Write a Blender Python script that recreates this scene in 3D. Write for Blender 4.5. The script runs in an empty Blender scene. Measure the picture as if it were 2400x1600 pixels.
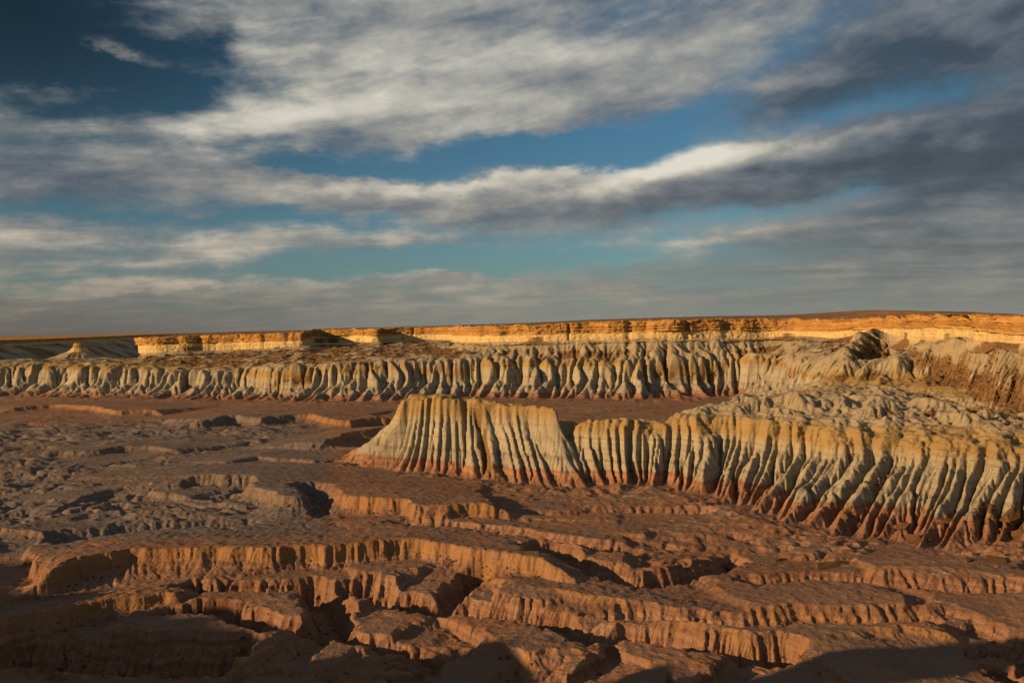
import bpy, math, random
import numpy as np

# ------------------------------------------------------------------ camera, sky, sun, exposure
scene = bpy.context.scene
coll = scene.collection
R = math.radians
CAM_H = 90.0                      # metres above the canyon floor
LENS = 28.0
PITCH, ROLL = R(1.23), R(1.2)
F = LENS / 36.0 * 2400.0          # focal length in photo pixels

cam_data = bpy.data.cameras.new("camera")
cam_data.lens = LENS; cam_data.sensor_width = 36.0
cam_data.clip_start = 0.5; cam_data.clip_end = 60000.0
cam = bpy.data.objects.new("camera", cam_data); coll.objects.link(cam)
from mathutils import Matrix, Vector, Euler
cam_m = Matrix.Rotation(R(90) - PITCH, 4, 'X') @ Matrix.Rotation(-ROLL, 4, 'Z')
cam.matrix_world = Matrix.Translation((0, 0, CAM_H)) @ cam_m
scene.camera = cam

SUN_AZ = 68.0                     # degrees to the left of straight behind the camera
SUN_EL = 16.0
_a, _e = R(SUN_AZ), R(SUN_EL)
TO_SUN = Vector((-math.sin(_a) * math.cos(_e), -math.cos(_a) * math.cos(_e), math.sin(_e)))
sun_data = bpy.data.lights.new("sun", 'SUN')
sun_data.energy = 5.0; sun_data.angle = R(0.5); sun_data.color = (1.0, 0.63, 0.29)
sun = bpy.data.objects.new("sun", sun_data); coll.objects.link(sun)
sun.rotation_euler = TO_SUN.to_track_quat('Z', 'Y').to_euler()
sun.location = (-200, -200, 400)

scene.view_settings.view_transform = 'Standard'
scene.view_settings.look = 'None'
scene.view_settings.exposure = 0.85
scene.view_settings.gamma = 1.0
scene.view_settings.use_curve_mapping = False
scene.cycles.max_bounces = 6
scene.cycles.diffuse_bounces = 3
scene.cycles.use_adaptive_sampling = True
scene.cycles.adaptive_threshold = 0.02



# ------------------------------------------------------------------ small node language
class NT:
    def __init__(self, tree):
        self.t = tree; self.n = tree.nodes; self.l = tree.links
    def put(self, sock, v):
        if isinstance(v, bpy.types.NodeSocket): self.l.new(v, sock)
        elif v is not None:
            if hasattr(sock, 'default_value'):
                try: sock.default_value = v
                except Exception: sock.default_value = (v, v, v) if not isinstance(v, (tuple, list)) else tuple(v) + (1.0,)
    def m(self, op, a, b=None, c=None, clamp=False):
        n = self.n.new('ShaderNodeMath'); n.operation = op; n.use_clamp = clamp
        for i, v in enumerate((a, b, c)):
            if v is not None: self.put(n.inputs[i], v)
        return n.outputs[0]
    def v(self, op, a, b=None, scale=None):
        n = self.n.new('ShaderNodeVectorMath'); n.operation = op
        self.put(n.inputs[0], a)
        if b is not None: self.put(n.inputs[1], b)
        if scale is not None: self.put(n.inputs['Scale'], scale)
        return n.outputs['Value'] if op in ('LENGTH', 'DOT_PRODUCT', 'DISTANCE') else n.outputs[0]
    def xyz(self, x=0.0, y=0.0, z=0.0):
        n = self.n.new('ShaderNodeCombineXYZ')
        for i, q in enumerate((x, y, z)): self.put(n.inputs[i], q)
        return n.outputs[0]
    def sep(self, v):
        n = self.n.new('ShaderNodeSeparateXYZ'); self.put(n.inputs[0], v); return n.outputs
    def smooth(self, v, a, b, lo=0.0, hi=1.0):
        n = self.n.new('ShaderNodeMapRange'); n.interpolation_type = 'SMOOTHSTEP'
        for i, q in enumerate((v, a, b, lo, hi)): self.put(n.inputs[i], q)
        return n.outputs[0]
    def lin(self, v, a, b, lo=0.0, hi=1.0):
        n = self.n.new('ShaderNodeMapRange')
        for i, q in enumerate((v, a, b, lo, hi)): self.put(n.inputs[i], q)
        return n.outputs[0]
    def noise(self, vec, scale=1.0, detail=4.0, rough=0.5, dist=0.0, color=False, lac=2.0):
        n = self.n.new('ShaderNodeTexNoise'); n.noise_dimensions = '3D'
        self.put(n.inputs['Vector'], vec); self.put(n.inputs['Scale'], scale)
        self.put(n.inputs['Detail'], detail); self.put(n.inputs['Roughness'], rough)
        self.put(n.inputs['Distortion'], dist); self.put(n.inputs['Lacunarity'], lac)
        return n.outputs['Color' if color else 'Fac']
    def mix(self, f, a, b, blend='MIX'):
        n = self.n.new('ShaderNodeMix'); n.data_type = 'RGBA'; n.blend_type = blend
        self.put(n.inputs[0], f)
        for s, q in ((n.inputs[6], a), (n.inputs[7], b)):
            if isinstance(q, (tuple, list)) and len(q) == 3: q = tuple(q) + (1.0,)
            self.put(s, q)
        return n.outputs[2]
    def ramp(self, f, stops, interp='LINEAR'):
        n = self.n.new('ShaderNodeValToRGB'); n.color_ramp.interpolation = interp
        e = n.color_ramp.elements
        while len(e) < len(stops): e.new(0.5)
        for q, (p, c) in zip(e, stops): q.position = p; q.color = tuple(c) + (1.0,)
        self.put(n.inputs[0], f); return n.outputs[0]


def yh(px): return 785.0 - 0.02095 * px          # the true horizon in the photograph

def sky_dir(px, py):
    x = (px - 1200.0) / F; y = (yh(px) - py) / F
    return math.atan2(x, 1.0), math.atan2(y, math.hypot(1.0, x))


world = bpy.data.worlds.new("World"); scene.world = world; world.use_nodes = True
world.cycles.sampling_method = 'MANUAL'; world.cycles.sample_map_resolution = 256
W = NT(world.node_tree); W.n.clear()
out = W.n.new('ShaderNodeOutputWorld'); bg = W.n.new('ShaderNodeBackground')
W.l.new(bg.outputs[0], out.inputs[0]); bg.inputs[1].default_value = 0.055
sky = W.n.new('ShaderNodeTexSky'); sky.sky_type = 'NISHITA'; sky.sun_disc = False
sky.sun_elevation = R(SUN_EL); sky.sun_rotation = R(180.0 + SUN_AZ)
sky.altitude = 300.0; sky.air_density = 1.0; sky.dust_density = 0.6; sky.ozone_density = 2.0
tc = W.n.new('ShaderNodeTexCoord'); dirv = tc.outputs['Generated']
dx, dy, dz = W.sep(dirv)
az = W.m('ARCTAN2', dx, dy); el = W.m('ARCSINE', dz)
zc = W.m('ADD', W.m('MAXIMUM', dz, 0.0), 0.09)
plane = W.xyz(W.m('DIVIDE', dx, zc), W.m('DIVIDE', dy, zc), 0.0)
# ragged edges: the layout is bent by noise before the cloud banks are laid out
wn = W.noise(W.xyz(W.m('MULTIPLY', az, 7.0), W.m('MULTIPLY', el, 13.0), 0.7), 1.0, 5.0, 0.6, 0.0)
wv = W.m('SUBTRACT', wn, 0.5)
angw = W.xyz(W.m('MULTIPLY_ADD', wv, 0.20, az), W.m('MULTIPLY_ADD', wv, 0.085, el), 1.0)

def blob(px, py, sx, sy, rot=0.0, amp=1.0, power=2.0):
    """soft elliptical bank of cloud (or gap) centred on one direction of the sky; sizes in photo pixels"""
    a, e = sky_dir(px, py); c, s_ = math.cos(R(rot)), math.sin(R(rot))
    ux, uy, vx, vy = c * F / sx, s_ * F / sx, -s_ * F / sy, c * F / sy
    u = W.v('DOT_PRODUCT', angw, (ux, uy, -(a * ux + e * uy)))
    v = W.v('DOT_PRODUCT', angw, (vx, vy, -(a * vx + e * vy)))
    d = W.m('MULTIPLY_ADD', u, u, W.m('MULTIPLY', v, v))
    if power > 2.0: d = W.m('MULTIPLY', d, d)
    return (W.m('POWER', 0.36788, d), amp)

def total(vals):
    r = 0.0
    for q in vals:
        r = W.m('MULTIPLY_ADD', q[0], q[1], r) if isinstance(q, tuple) else W.m('ADD', q, r)
    return r

n_big = W.noise(W.v('MULTIPLY', plane, (0.55, 0.8, 1.0)), 1.35, 4.0, 0.55, 0.5)
slant2 = W.m('SUBTRACT', el, W.m('MULTIPLY', W.m('MULTIPLY', az, el), 0.5))
slant = W.m('SUBTRACT', el, W.m('MULTIPLY', W.m('MULTIPLY', az, el), 0.9))
n_str = W.noise(W.xyz(W.m('MULTIPLY', az, 6.0), W.m('MULTIPLY', slant2, 26.0), 3.3), 1.0, 3.0, 0.50, 0.3)
n_fine = W.noise(W.xyz(W.m('MULTIPLY', az, 22.0), W.m('MULTIPLY', el, 40.0), 1.3), 1.0, 7.0, 0.62, 0.0)
n_w = W.noise(W.xyz(W.m('MULTIPLY', az, 11.0), W.m('MULTIPLY', slant, 44.0), 7.7), 1.0, 5.0, 0.62, 1.2)
wisp = W.m('SUBTRACT', 0.75, W.m('ABSOLUTE', W.m('MULTIPLY_ADD', n_w, 4.0, -2.0)))
cov = total([
    blob(40, 40, 380, 200, -6, -2.1, 2.0),          # deep blue gap, top left
    blob(300, 185, 190, 42, -10, -1.3, 3.0),
    blob(110, 140, 120, 20, -20, 1.0),
    blob(330, 135, 70, 16, -25, 0.8),
    blob(1130, 372, 420, 44, 3, -1.7, 3.0),         # blue gap, centre
    blob(1480, 335, 260, 60, 8, -1.2, 3.0),
    blob(740, 372, 150, 22, -8, -0.9, 3.0),
    blob(1720, 205, 330, 48, 30, -0.75, 2.0),
    blob(2000, 268, 230, 40, 8, -0.9),
    blob(2330, 215, 240, 60, 10, -0.7),
    blob(960, 238, 230, 22, 2, -0.7),
    blob(540, 165, 170, 40, -18, -0.85), blob(760, 60, 150, 30, 10, -0.55), blob(1000, 165, 180, 26, 14, -0.5), blob(1450, 60, 220, 50, 24, -0.5), blob(330, 260, 110, 16, 4, -0.6), blob(240, 285, 160, 22, 2, -0.45), blob(620, 325, 130, 14, 6, -0.5),
    blob(1040, 608, 460, 36, 2, -1.5, 3.0),         # blue strip above the horizon
    blob(1800, 505, 330, 30, 3, -1.0, 2.0),
    blob(1450, 600, 260, 46, 2, -0.8),
    blob(420, 506, 560, 16, -2, -0.85), blob(700, 540, 240, 14, 2, -0.6),
    blob(170, 650, 330, 22, 3, -0.95), blob(150, 468, 180, 16, 0, -0.6),
    blob(800, 120, 640, 130, -5, 0.55, 4.0),
    blob(650, 285, 560, 46, 6, 0.5),
    blob(1300, 140, 500, 170, 14, 0.45),
    blob(1750, 400, 520, 52, 5, 0.9, 3.0),
    blob(1150, 455, 420, 30, 3, 0.7),
    blob(350, 410, 420, 50, 0, 0.5),
    blob(2280, 420, 440, 230, 0, 0.85), blob(2320, 90, 420, 150, 0, 0.45),
])
cov = W.m('ADD', cov, 0.62)
nz = total([W.m('MULTIPLY', W.m('SUBTRACT', n_big, 0.5), 2.0),
            W.m('MULTIPLY', W.m('SUBTRACT', n_str, 0.5), 1.7),
            W.m('MULTIPLY', W.m('SUBTRACT', n_fine, 0.5), 1.1), W.m('MULTIPLY', wisp, 0.16)])
covn = W.m('ADD', cov, nz)
alpha = W.smooth(covn, -0.65, 1.2)
# light and shade of the cloud bodies
n_off = W.noise(W.v('ADD', W.v('MULTIPLY', plane, (0.55, 0.8, 1.0)), (-0.16, -0.10, 0.0)), 1.35, 4.0, 0.55, 0.5)
relief = W.m('SUBTRACT', n_big, n_off)
lit = total([
    W.m('MULTIPLY', relief, 1.0),
    W.m('MULTIPLY', W.m('SUBTRACT', n_str, 0.5), 1.0),
    W.m('MULTIPLY', W.m('SUBTRACT', n_fine, 0.5), 0.65), W.m('MULTIPLY', wisp, 0.08),
    blob(800, 200, 620, 110, 4, 0.20), blob(1180, 90, 330, 120, 10, 0.15),
    blob(480, 270, 460, 50, 6, 0.28), blob(1580, 385, 190, 36, 10, 0.95, 2.0), blob(1850, 355, 200, 20, 4, 0.3),
    blob(1020, 440, 280, 20, 2, 0.55), blob(880, 540, 300, 24, -3, 0.34), blob(350, 560, 420, 20, 2, 0.26), blob(300, 610, 380, 14, 2, 0.26),
    blob(650, 655, 480, 14, 2, 0.42), blob(1500, 600, 200, 16, 2, 0.3),
    blob(450, 400, 330, 36, 0, -0.22), blob(2360, 400, 520, 330, 0, -0.42), blob(2400, 60, 440, 260, 0, -0.28),
    blob(1750, 470, 300, 32, 4, -0.22), blob(1300, 500, 420, 24, 2, -0.14),
])
lit = W.m('ADD', lit, 0.49)
cl_col = W.ramp(W.m('MULTIPLY_ADD', lit, 0.62, 0.20), [(0.0, (0.028, 0.040, 0.060)), (0.20, (0.052, 0.070, 0.096)), (0.275, (0.088, 0.108, 0.138)), (0.405, (0.155, 0.176, 0.205)), (0.585, (0.31, 0.318, 0.305)), (0.82, (0.62, 0.60, 0.52)), (1.0, (0.80, 0.78, 0.70))])
warm = W.m('EXPONENT', W.m('MULTIPLY', W.m('MAXIMUM', el, 0.0), -8.0))
cl_col = W.mix(W.m('MULTIPLY', warm, 0.9), cl_col, W.mix(1.0, cl_col, (1.24, 0.95, 0.73), 'MULTIPLY'))
blue = W.mix(1.0, sky.outputs[0], (0.36, 0.66, 0.74), 'MULTIPLY')
navy = W.m('SUBTRACT', 1.0, total([blob(0, 20, 700, 380, 0, 0.82)]))
blue = W.v('SCALE', blue, scale=navy)
base = W.mix(W.m('MULTIPLY', alpha, 0.95), blue, W.v('SCALE', cl_col, scale=10.0))
elp = W.m('MAXIMUM', el, 0.0)
haze2 = W.m('MULTIPLY', W.m('EXPONENT', W.m('MULTIPLY', elp, -7.0)), 0.22)
base = W.mix(haze2, base, (1.6, 1.95, 2.0))
haze_f = W.m('EXPONENT', W.m('MULTIPLY', elp, -16.0))
side_ = W.smooth(az, -0.65, 0.1)
final = W.mix(W.m('MULTIPLY', haze_f, 0.9), base, W.mix(side_, (1.25, 1.08, 0.98), (2.35, 2.40, 2.12)))
W.l.new(final, bg.inputs[0])


# ------------------------------------------------------------------ numpy helpers
rng = np.random.default_rng(7)
_perm = {}
def _tab(seed):
    if seed not in _perm:
        r = np.random.default_rng(1000 + seed); p = r.permutation(512)
        a = r.uniform(0, 2 * np.pi, 512)
        _perm[seed] = (np.concatenate([p, p]), np.cos(a).astype(np.float32), np.sin(a).astype(np.float32))
    return _perm[seed]

def perlin(x, y, seed=0):
    p, gx, gy = _tab(seed)
    x = np.asarray(x, np.float32); y = np.asarray(y, np.float32)
    x, y = np.broadcast_arrays(x, y)
    xf = np.floor(x); yf = np.floor(y)
    xi = xf.astype(np.int32) & 511; yi = yf.astype(np.int32) & 511
    fx = x - xf; fy = y - yf
    u = fx * fx * fx * (fx * (fx * 6 - 15) + 10); v = fy * fy * fy * (fy * (fy * 6 - 15) + 10)
    xi1 = (xi + 1) & 511; yi1 = (yi + 1) & 511
    h00 = p[p[xi] + yi]; h10 = p[p[xi1] + yi]; h01 = p[p[xi] + yi1]; h11 = p[p[xi1] + yi1]
    n00 = gx[h00] * fx + gy[h00] * fy; n10 = gx[h10] * (fx - 1) + gy[h10] * fy
    n01 = gx[h01] * fx + gy[h01] * (fy - 1); n11 = gx[h11] * (fx - 1) + gy[h11] * (fy - 1)
    a = n00 + u * (n10 - n00); b = n01 + u * (n11 - n01)
    return (a + v * (b - a)) * 1.45

def fbm(x, y, oct=4, seed=0, gain=0.5, lac=2.03):
    s = 0.0; a = 1.0
    for i in range(oct):
        s = s + a * perlin(x, y, seed + i); a *= gain; x = x * lac + 17.3; y = y * lac - 9.1
    return s

def ridged(x, y, oct=3, seed=0, gain=0.5):
    s = 0.0; a = 1.0; n = 0.0
    for i in range(oct):
        s = s + a * (1.0 - 2.0 * np.abs(perlin(x, y, seed + i))); n += a; a *= gain; x = x * 2.07 + 5.1; y = y * 2.07 + 3.7
    return s / n

def sstep(x, a, b):
    t = np.clip((x - a) / (b - a), 0, 1); return t * t * (3 - 2 * t)

def pt(px, py, D):
    """world point seen at a photo pixel at forward distance D"""
    return ((px - 1200.0) / F * D, D, CAM_H - (py - yh(px)) / F * D)

def ptz(px, D, z): return ((px - 1200.0) / F * D, D, z)

def floor_pt(px, py, z=0.0):
    D = (CAM_H - z) * F / (py - yh(px)); return ((px - 1200.0) / F * D, D, z)

def catmull(P, n, closed=False, weight=None):
    """resample control points (K, ...) with a centripetal-ish Catmull-Rom, n samples spread evenly over weight"""
    P = np.asarray(P, float); K = len(P)
    if closed: Q = np.concatenate([P[-1:], P, P[:2]])
    else: Q = np.concatenate([2 * P[:1] - P[1:2], P, 2 * P[-1:] - P[-2:-1]])
    nseg = K if closed else K - 1
    w = np.ones(nseg) if weight is None else np.asarray(weight, float)
    cw = np.concatenate([[0], np.cumsum(w)])
    g = np.linspace(0, cw[-1], n, endpoint=not closed)
    i = np.clip(np.searchsorted(cw, g, side='right') - 1, 0, nseg - 1)
    t = (g - cw[i]) / w[i]
    sh = (n,) + (1,) * (P.ndim - 1); t = t.reshape(sh)
    p0, p1, p2, p3 = Q[i], Q[i + 1], Q[i + 2], Q[i + 3]
    return 0.5 * (2 * p1 + (p2 - p0) * t + (2 * p0 - 5 * p1 + 4 * p2 - p3) * t ** 2 + (3 * p1 - p0 - 3 * p2 + p3) * t ** 3)

def arclen(P):
    d = np.linalg.norm(np.diff(P[:, :2], axis=0), axis=1); return np.concatenate([[0], np.cumsum(d)])

def smooth_rows(A, k, closed=False):
    if k < 1: return A
    ker = np.ones(2 * k + 1) / (2 * k + 1)
    pad = np.concatenate([A[-k:], A, A[:k]]) if closed else np.concatenate([np.repeat(A[:1], k, 0), A, np.repeat(A[-1:], k, 0)])
    return np.stack([np.convolve(pad[:, j], ker, 'valid') for j in range(A.shape[1])], 1)

_rr = np.random.default_rng(99).uniform(0.25, 1.3, 4096)
def pleat(s, t, seed, warp=0.45, drift=0.6, sharp=0.25, skew=0.5):
    """0 in the gully, 1 on the rounded crest; s in rib widths, t drifts the ribs a little down the slope"""
    s = s + warp * 1.6 * perlin(s * 0.33, t * 0 + 3.1, seed) + warp * 0.7 * perlin(s * 0.8, t * 1.1 * drift + 9.7, seed + 1)
    k = np.floor(s); f = s - k
    f = np.where(f < skew, 0.5 * f / skew, 0.5 + 0.5 * (f - skew) / (1 - skew))
    tri = 1.0 - np.abs(2.0 * f - 1.0)
    shape = (1 - sharp) * np.sin(np.pi * f) ** 0.8 + sharp * tri
    return shape * _rr[(k.astype(np.int64) + seed * 37) % 4096]


# ------------------------------------------------------------------ building meshes from grids of points
def tag(o, label=None, cat=None, group=None, kind=None):
    if label: o['label'] = label
    if cat: o['category'] = cat
    if group: o['group'] = group
    if kind: o['kind'] = kind
    return o

def grid_normals(V, closed=False):
    if closed: du = np.roll(V, -1, 1) - np.roll(V, 1, 1)
    else: du = np.gradient(V, axis=1)
    dv = np.gradient(V, axis=0)
    n = np.cross(du, dv); l = np.linalg.norm(n, axis=2, keepdims=True); l[l == 0] = 1
    n = n / l
    return n * np.where(n[..., 2:3].mean() < 0, -1, 1)

def raw_mesh(name, co, quads, attrs, mat):
    me = bpy.data.meshes.new(name)
    nv, nq = len(co), len(quads)
    me.vertices.add(nv); me.vertices.foreach_set('co', co.astype(np.float32).ravel())
    me.loops.add(nq * 4); me.loops.foreach_set('vertex_index', quads.astype(np.int32).ravel())
    me.polygons.add(nq)
    me.polygons.foreach_set('loop_start', np.arange(0, nq * 4, 4, dtype=np.int32))
    me.polygons.foreach_set('use_smooth', np.ones(nq, bool))
    for k, a in attrs.items():
        at = me.attributes.new(k, 'FLOAT', 'POINT'); at.data.foreach_set('value', a.astype(np.float32).ravel())
    me.update(); me.materials.append(mat)
    return me

def grid_object(name, V, attrs, mat, r0=0, r1=None, closed=False, parent=None, flip=False, normals=None):
    r1 = V.shape[0] - 1 if r1 is None else r1
    S = V[r0:r1 + 1]; nr, nc = S.shape[:2]
    idx = np.arange(nr * nc).reshape(nr, nc)
    if closed: idx2 = np.concatenate([idx, idx[:, :1]], 1)
    else: idx2 = idx
    q = np.stack([idx2[:-1, :-1], idx2[:-1, 1:], idx2[1:, 1:], idx2[1:, :-1]], -1).reshape(-1, 4)
    if flip: q = q[:, ::-1]
    at = {k: a[r0:r1 + 1].reshape(-1) for k, a in attrs.items()}
    me = raw_mesh(name, S.reshape(-1, 3), q, at, mat)
    if normals is not None:
        me.normals_split_custom_set_from_vertices(normals[r0:r1 + 1].reshape(-1, 3).astype(np.float32))
    o = bpy.data.objects.new(name, me); coll.objects.link(o)
    if parent: o.parent = parent
    return o

def empty(name, loc=(0, 0, 0)):
    o = bpy.data.objects.new(name, None); o.location = loc; coll.objects.link(o)
    o.empty_display_size = 5; return o


# ------------------------------------------------------------------ materials
ALB = 0.82      # overall reflectance of the rock
def rock_material(name, stops, rubble_col=(0.165, 0.095, 0.042), bump=0.5, strat=0.35, bscale=1.0, jitter=0.05, bands=0.10):
    """layered rock: 'strata' (0 to 1, up the section) picks the bed, 'rubble' covers it with fallen debris"""
    mt = bpy.data.materials.new(name); mt.use_nodes = True
    T = NT(mt.node_tree); T.n.clear()
    o = T.n.new('ShaderNodeOutputMaterial'); b = T.n.new('ShaderNodeBsdfPrincipled'); T.l.new(b.outputs[0], o.inputs[0])
    b.inputs['Roughness'].default_value = 0.95
    b.inputs['Specular IOR Level'].default_value = 0.12
    geo = T.n.new('ShaderNodeNewGeometry'); P = geo.outputs['Position']
    a1 = T.n.new('ShaderNodeAttribute'); a1.attribute_name = 'strata'; st = a1.outputs['Fac']
    a2 = T.n.new('ShaderNodeAttribute'); a2.attribute_name = 'rubble'; rb = a2.outputs['Fac']
    n1 = T.noise(P, 0.06, 5.0, 0.6); n2 = T.noise(P, 0.9 * bscale, 5.0, 0.65)
    fine = T.noise(T.v('MULTIPLY', P, (0.5, 0.5, 5.0)), 0.5 * bscale, 4.0, 0.6)
    x, y, z = T.sep(P)
    s = T.m('ADD', st, T.m('ADD', T.m('MULTIPLY', T.m('SUBTRACT', n1, 0.5), jitter * 2.2), T.m('MULTIPLY', T.m('SUBTRACT', n2, 0.5), jitter)))
    col = T.ramp(s, stops)
    # thin beds, nearly level, and blotches
    bed = T.noise(T.xyz(T.m('MULTIPLY', x, 0.004), T.m('MULTIPLY', y, 0.004), T.m('MULTIPLY', z, 0.75)), 1.0, 6.0, 0.7)
    col = T.mix(1.0, col, T.ramp(T.lin(bed, 0.25, 0.75), [(0.0, (1 - bands * 2.2,) * 3), (0.5, (1, 1, 1)), (1.0, (1 + bands, 1 + bands * .9, 1 + bands * .7))]), 'MULTIPLY')
    col = T.mix(1.0, col, T.ramp(n1, [(0.25, (0.80, 0.78, 0.77)), (0.75, (1.14, 1.12, 1.08))]), 'MULTIPLY')
    col = T.mix(1.0, col, T.ramp(n2, [(0.25, (0.86, 0.85, 0.84)), (0.75, (1.10, 1.10, 1.10))]), 'MULTIPLY')
    rbf = T.smooth(T.m('ADD', rb, T.m('MULTIPLY', T.m('SUBTRACT', n2, 0.5), 1.1)), 0.35, 0.7)
    rcol = T.mix(T.noise(P, 0.55, 4.0, 0.7), tuple(c * 0.55 for c in rubble_col), tuple(min(1, c * 1.5) for c in rubble_col))
    col = T.mix(rbf, col, rcol)
    T.l.new(T.v('SCALE', col, scale=ALB), b.inputs['Base Color'])
    h = T.m('ADD', T.m('MULTIPLY', n2, 0.6), T.m('ADD', T.m('MULTIPLY', fine, strat), T.m('MULTIPLY', bed, strat)))
    h = T.m('ADD', h, T.m('MULTIPLY', T.noise(P, 2.6 * bscale, 4.0, 0.7), T.m('ADD', 0.25, rbf)))
    bp = T.n.new('ShaderNodeBump'); bp.inputs['Strength'].default_value = bump; bp.inputs['Distance'].default_value = 0.9 / bscale
    T.l.new(h, bp.inputs['Height']); T.l.new(bp.outputs[0], b.inputs['Normal'])
    return mt

RED = (0.24, 0.118, 0.070); RED2 = (0.275, 0.148, 0.095); CREAM = (0.315, 0.285, 0.215); PALE = (0.285, 0.255, 0.20)
YEL = (0.285, 0.20, 0.09); OCH = (0.30, 0.158, 0.050); CAPC = (0.40, 0.228, 0.074); CREAMY = (0.48, 0.362, 0.175)

M_lower = rock_material('layered_cliff_rock', [(0.0, RED), (0.10, RED2), (0.22, PALE), (0.48, CREAM), (0.60, CREAM), (0.70, YEL), (0.80, YEL), (0.90, PALE), (1.0, PALE)], jitter=0.07)
M_upper = rock_material('caprock_and_talus', [(0.0, PALE), (0.30, PALE), (0.55, (0.33, 0.275, 0.19)), (0.62, CREAMY), (0.735, CREAMY), (0.765, CAPC), (0.83, OCH), (0.88, CAPC), (0.95, OCH), (1.0, (0.155, 0.09, 0.05))], jitter=0.018, strat=0.8, bands=0.16)
M_butte = rock_material('butte_rock', [(0.0, RED), (0.07, RED2), (0.17, (0.29, 0.175, 0.11)), (0.22, PALE), (0.55, CREAM), (0.70, (0.31, 0.26, 0.165)), (0.80, YEL), (0.95, (0.275, 0.18, 0.08)), (1.0, (0.22, 0.14, 0.07))], jitter=0.05, bscale=1.6)
M_ridge = rock_material('ridge_rock', [(0.0, RED), (0.10, RED2), (0.20, (0.28, 0.18, 0.12)), (0.27, PALE), (0.46, CREAM), (0.55, (0.31, 0.255, 0.15)), (0.60, YEL), (0.74, YEL), (0.79, PALE), (1.0, (0.28, 0.235, 0.175))], jitter=0.045, bscale=1.8)


# ------------------------------------------------------------------ lofted landforms
def loft(guides, rows, ncol, pows=None, weight=None, closed=False, nsmooth=0.02):
    """points between guide curves (each (K,3), matched column by column). Returns grid, guide index per row, outward normals, arc length"""
    G = np.stack([np.asarray(g, float) for g in guides], 1)      # K, g, 3
    C = catmull(G, ncol, closed, weight)                          # ncol, g, 3
    pows = pows or [1.0] * len(rows)
    B = []; T = []
    for i, (r, p) in enumerate(zip(rows, pows)):
        a = np.linspace(0, 1, r, endpoint=(i == len(rows) - 1))[:, None, None]
        xy = C[None, :, i, :2] * (1 - a) + C[None, :, i + 1, :2] * a
        z = C[None, :, i, 2:] + (C[None, :, i + 1, 2:] - C[None, :, i, 2:]) * a ** p
        B.append(np.concatenate([xy, z], 2)); T.append(i + a[:, 0, 0])
    B = np.concatenate(B, 0); T = np.concatenate(T)
    k = max(1, int(nsmooth * ncol))
    N = np.zeros((B.shape[0], ncol, 2))
    gn = []
    for i in range(G.shape[1]):
        c = C[:, i, :2]
        t = (np.roll(c, -1, 0) - np.roll(c, 1, 0)) if closed else np.gradient(c, axis=0)
        t = t / (np.linalg.norm(t, axis=1, keepdims=True) + 1e-9)
        t = smooth_rows(smooth_rows(t, k, closed), k, closed); t = t / (np.linalg.norm(t, axis=1, keepdims=True) + 1e-9)
        gn.append(np.stack([t[:, 1], -t[:, 0]], 1))
    gn = np.stack(gn)
    i0 = np.minimum(T.astype(int), len(guides) - 2); f = (T - i0)[:, None, None]
    N = gn[i0] * (1 - f) + gn[i0 + 1] * f
    mid = C[:, min(2, C.shape[1] - 1), :2]
    S = arclen(mid)
    return B, T, N, S

def interp(T, xs, ys): return np.interp(T, xs, ys)

def px_weight(ctrl, hidden=None, hid=0.25):
    c = np.asarray(ctrl, float)
    px = 1200 + c[:, 0] / np.maximum(c[:, 1], 50) * F
    d = np.hypot(np.diff(px), np.diff(c[:, 2]) * 0) + 12
    inside = (np.minimum(px[:-1], px[1:]) < 2450) & (np.maximum(px[:-1], px[1:]) > -50)
    d = np.where(inside, d, d * 0.35)
    if hidden is not None: d = np.where(hidden, d * hid, d)
    return d

def parts(rootname, label, V, T, attrs, mat, cuts, normals, closed=False, base=(0, 0, 0)):
    root = empty(rootname, base)
    tag(root, label, kind='structure')
    prev = 0
    for nm, t_end in cuts:
        r = int(np.searchsorted(T, t_end)) if t_end is not None else V.shape[0] - 1
        r = min(r, V.shape[0] - 1)
        o = grid_object(nm, V, attrs, mat, prev, r, closed, root, normals=normals)
        o.location = (-base[0], -base[1], -base[2])
        prev = r
    return root


# ---- the long lower cliff of the far canyon wall and its bench
low = [(-520, 938, 862, 0), (-200, 934, 858, 0), (0, 931, 857, 0), (150, 934, 858, 0), (300, 937, 866, 0), (450, 940, 868, 0), (600, 942, 862, 0),
       (750, 944, 853, 0), (900, 942, 848, 0), (1050, 938, 842, 0), (1200, 936, 840, 0), (1350, 937, 842, 0), (1500, 939, 842, 0),
       (1650, 932, 838, 0), (1760, 922, 834, 925), (1835, 918, 860, 780), (1890, 914, 851, 690), (1960, 912, 843, 640), (2060, 905, 838, 620), (2180, 905, 848, 590), (2340, 930, 880, 500), (2560, 960, 900, 430)]
foot, top = [], []
for px, yf, yb, D in low:
    D = D or (CAM_H + 1.0) * F / (yf - yh(px))
    w = 44 if px < 1800 else 26
    foot.append(pt(px, yf, D)); top.append(pt(px, yb, D + w))
foot, top = np.array(foot), np.array(top)
_t = np.gradient(foot[:, :2], axis=0); _t /= np.linalg.norm(_t, axis=1, keepdims=True)
_w = np.array([44 if q[0] < 1740 else 28 for q in low])[:, None]
top[:, :2] = foot[:, :2] + np.stack([-_t[:, 1], _t[:, 0]], 1) * _w
def between(a, b, h, v, dz=0.0):
    r = a + (b - a) * h; r[:, 2] = a[:, 2] + (b[:, 2] - a[:, 2]) * v + dz; return r
g_low = [between(foot, top, -0.70, -0.08), between(foot, top, 0.30, 0.26), between(foot, top, 0.70, 0.58), between(foot, top, 0.90, 0.98), between(foot, top, 1.35, 1.08), between(foot, top, 6.0, 1.02)]
ncol = 1500
B, T, N, S = loft(g_low, [34, 26, 22, 12, 10], ncol, [1.35, 1.1, 1.0, 1.0, 1.0], px_weight(top))
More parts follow.
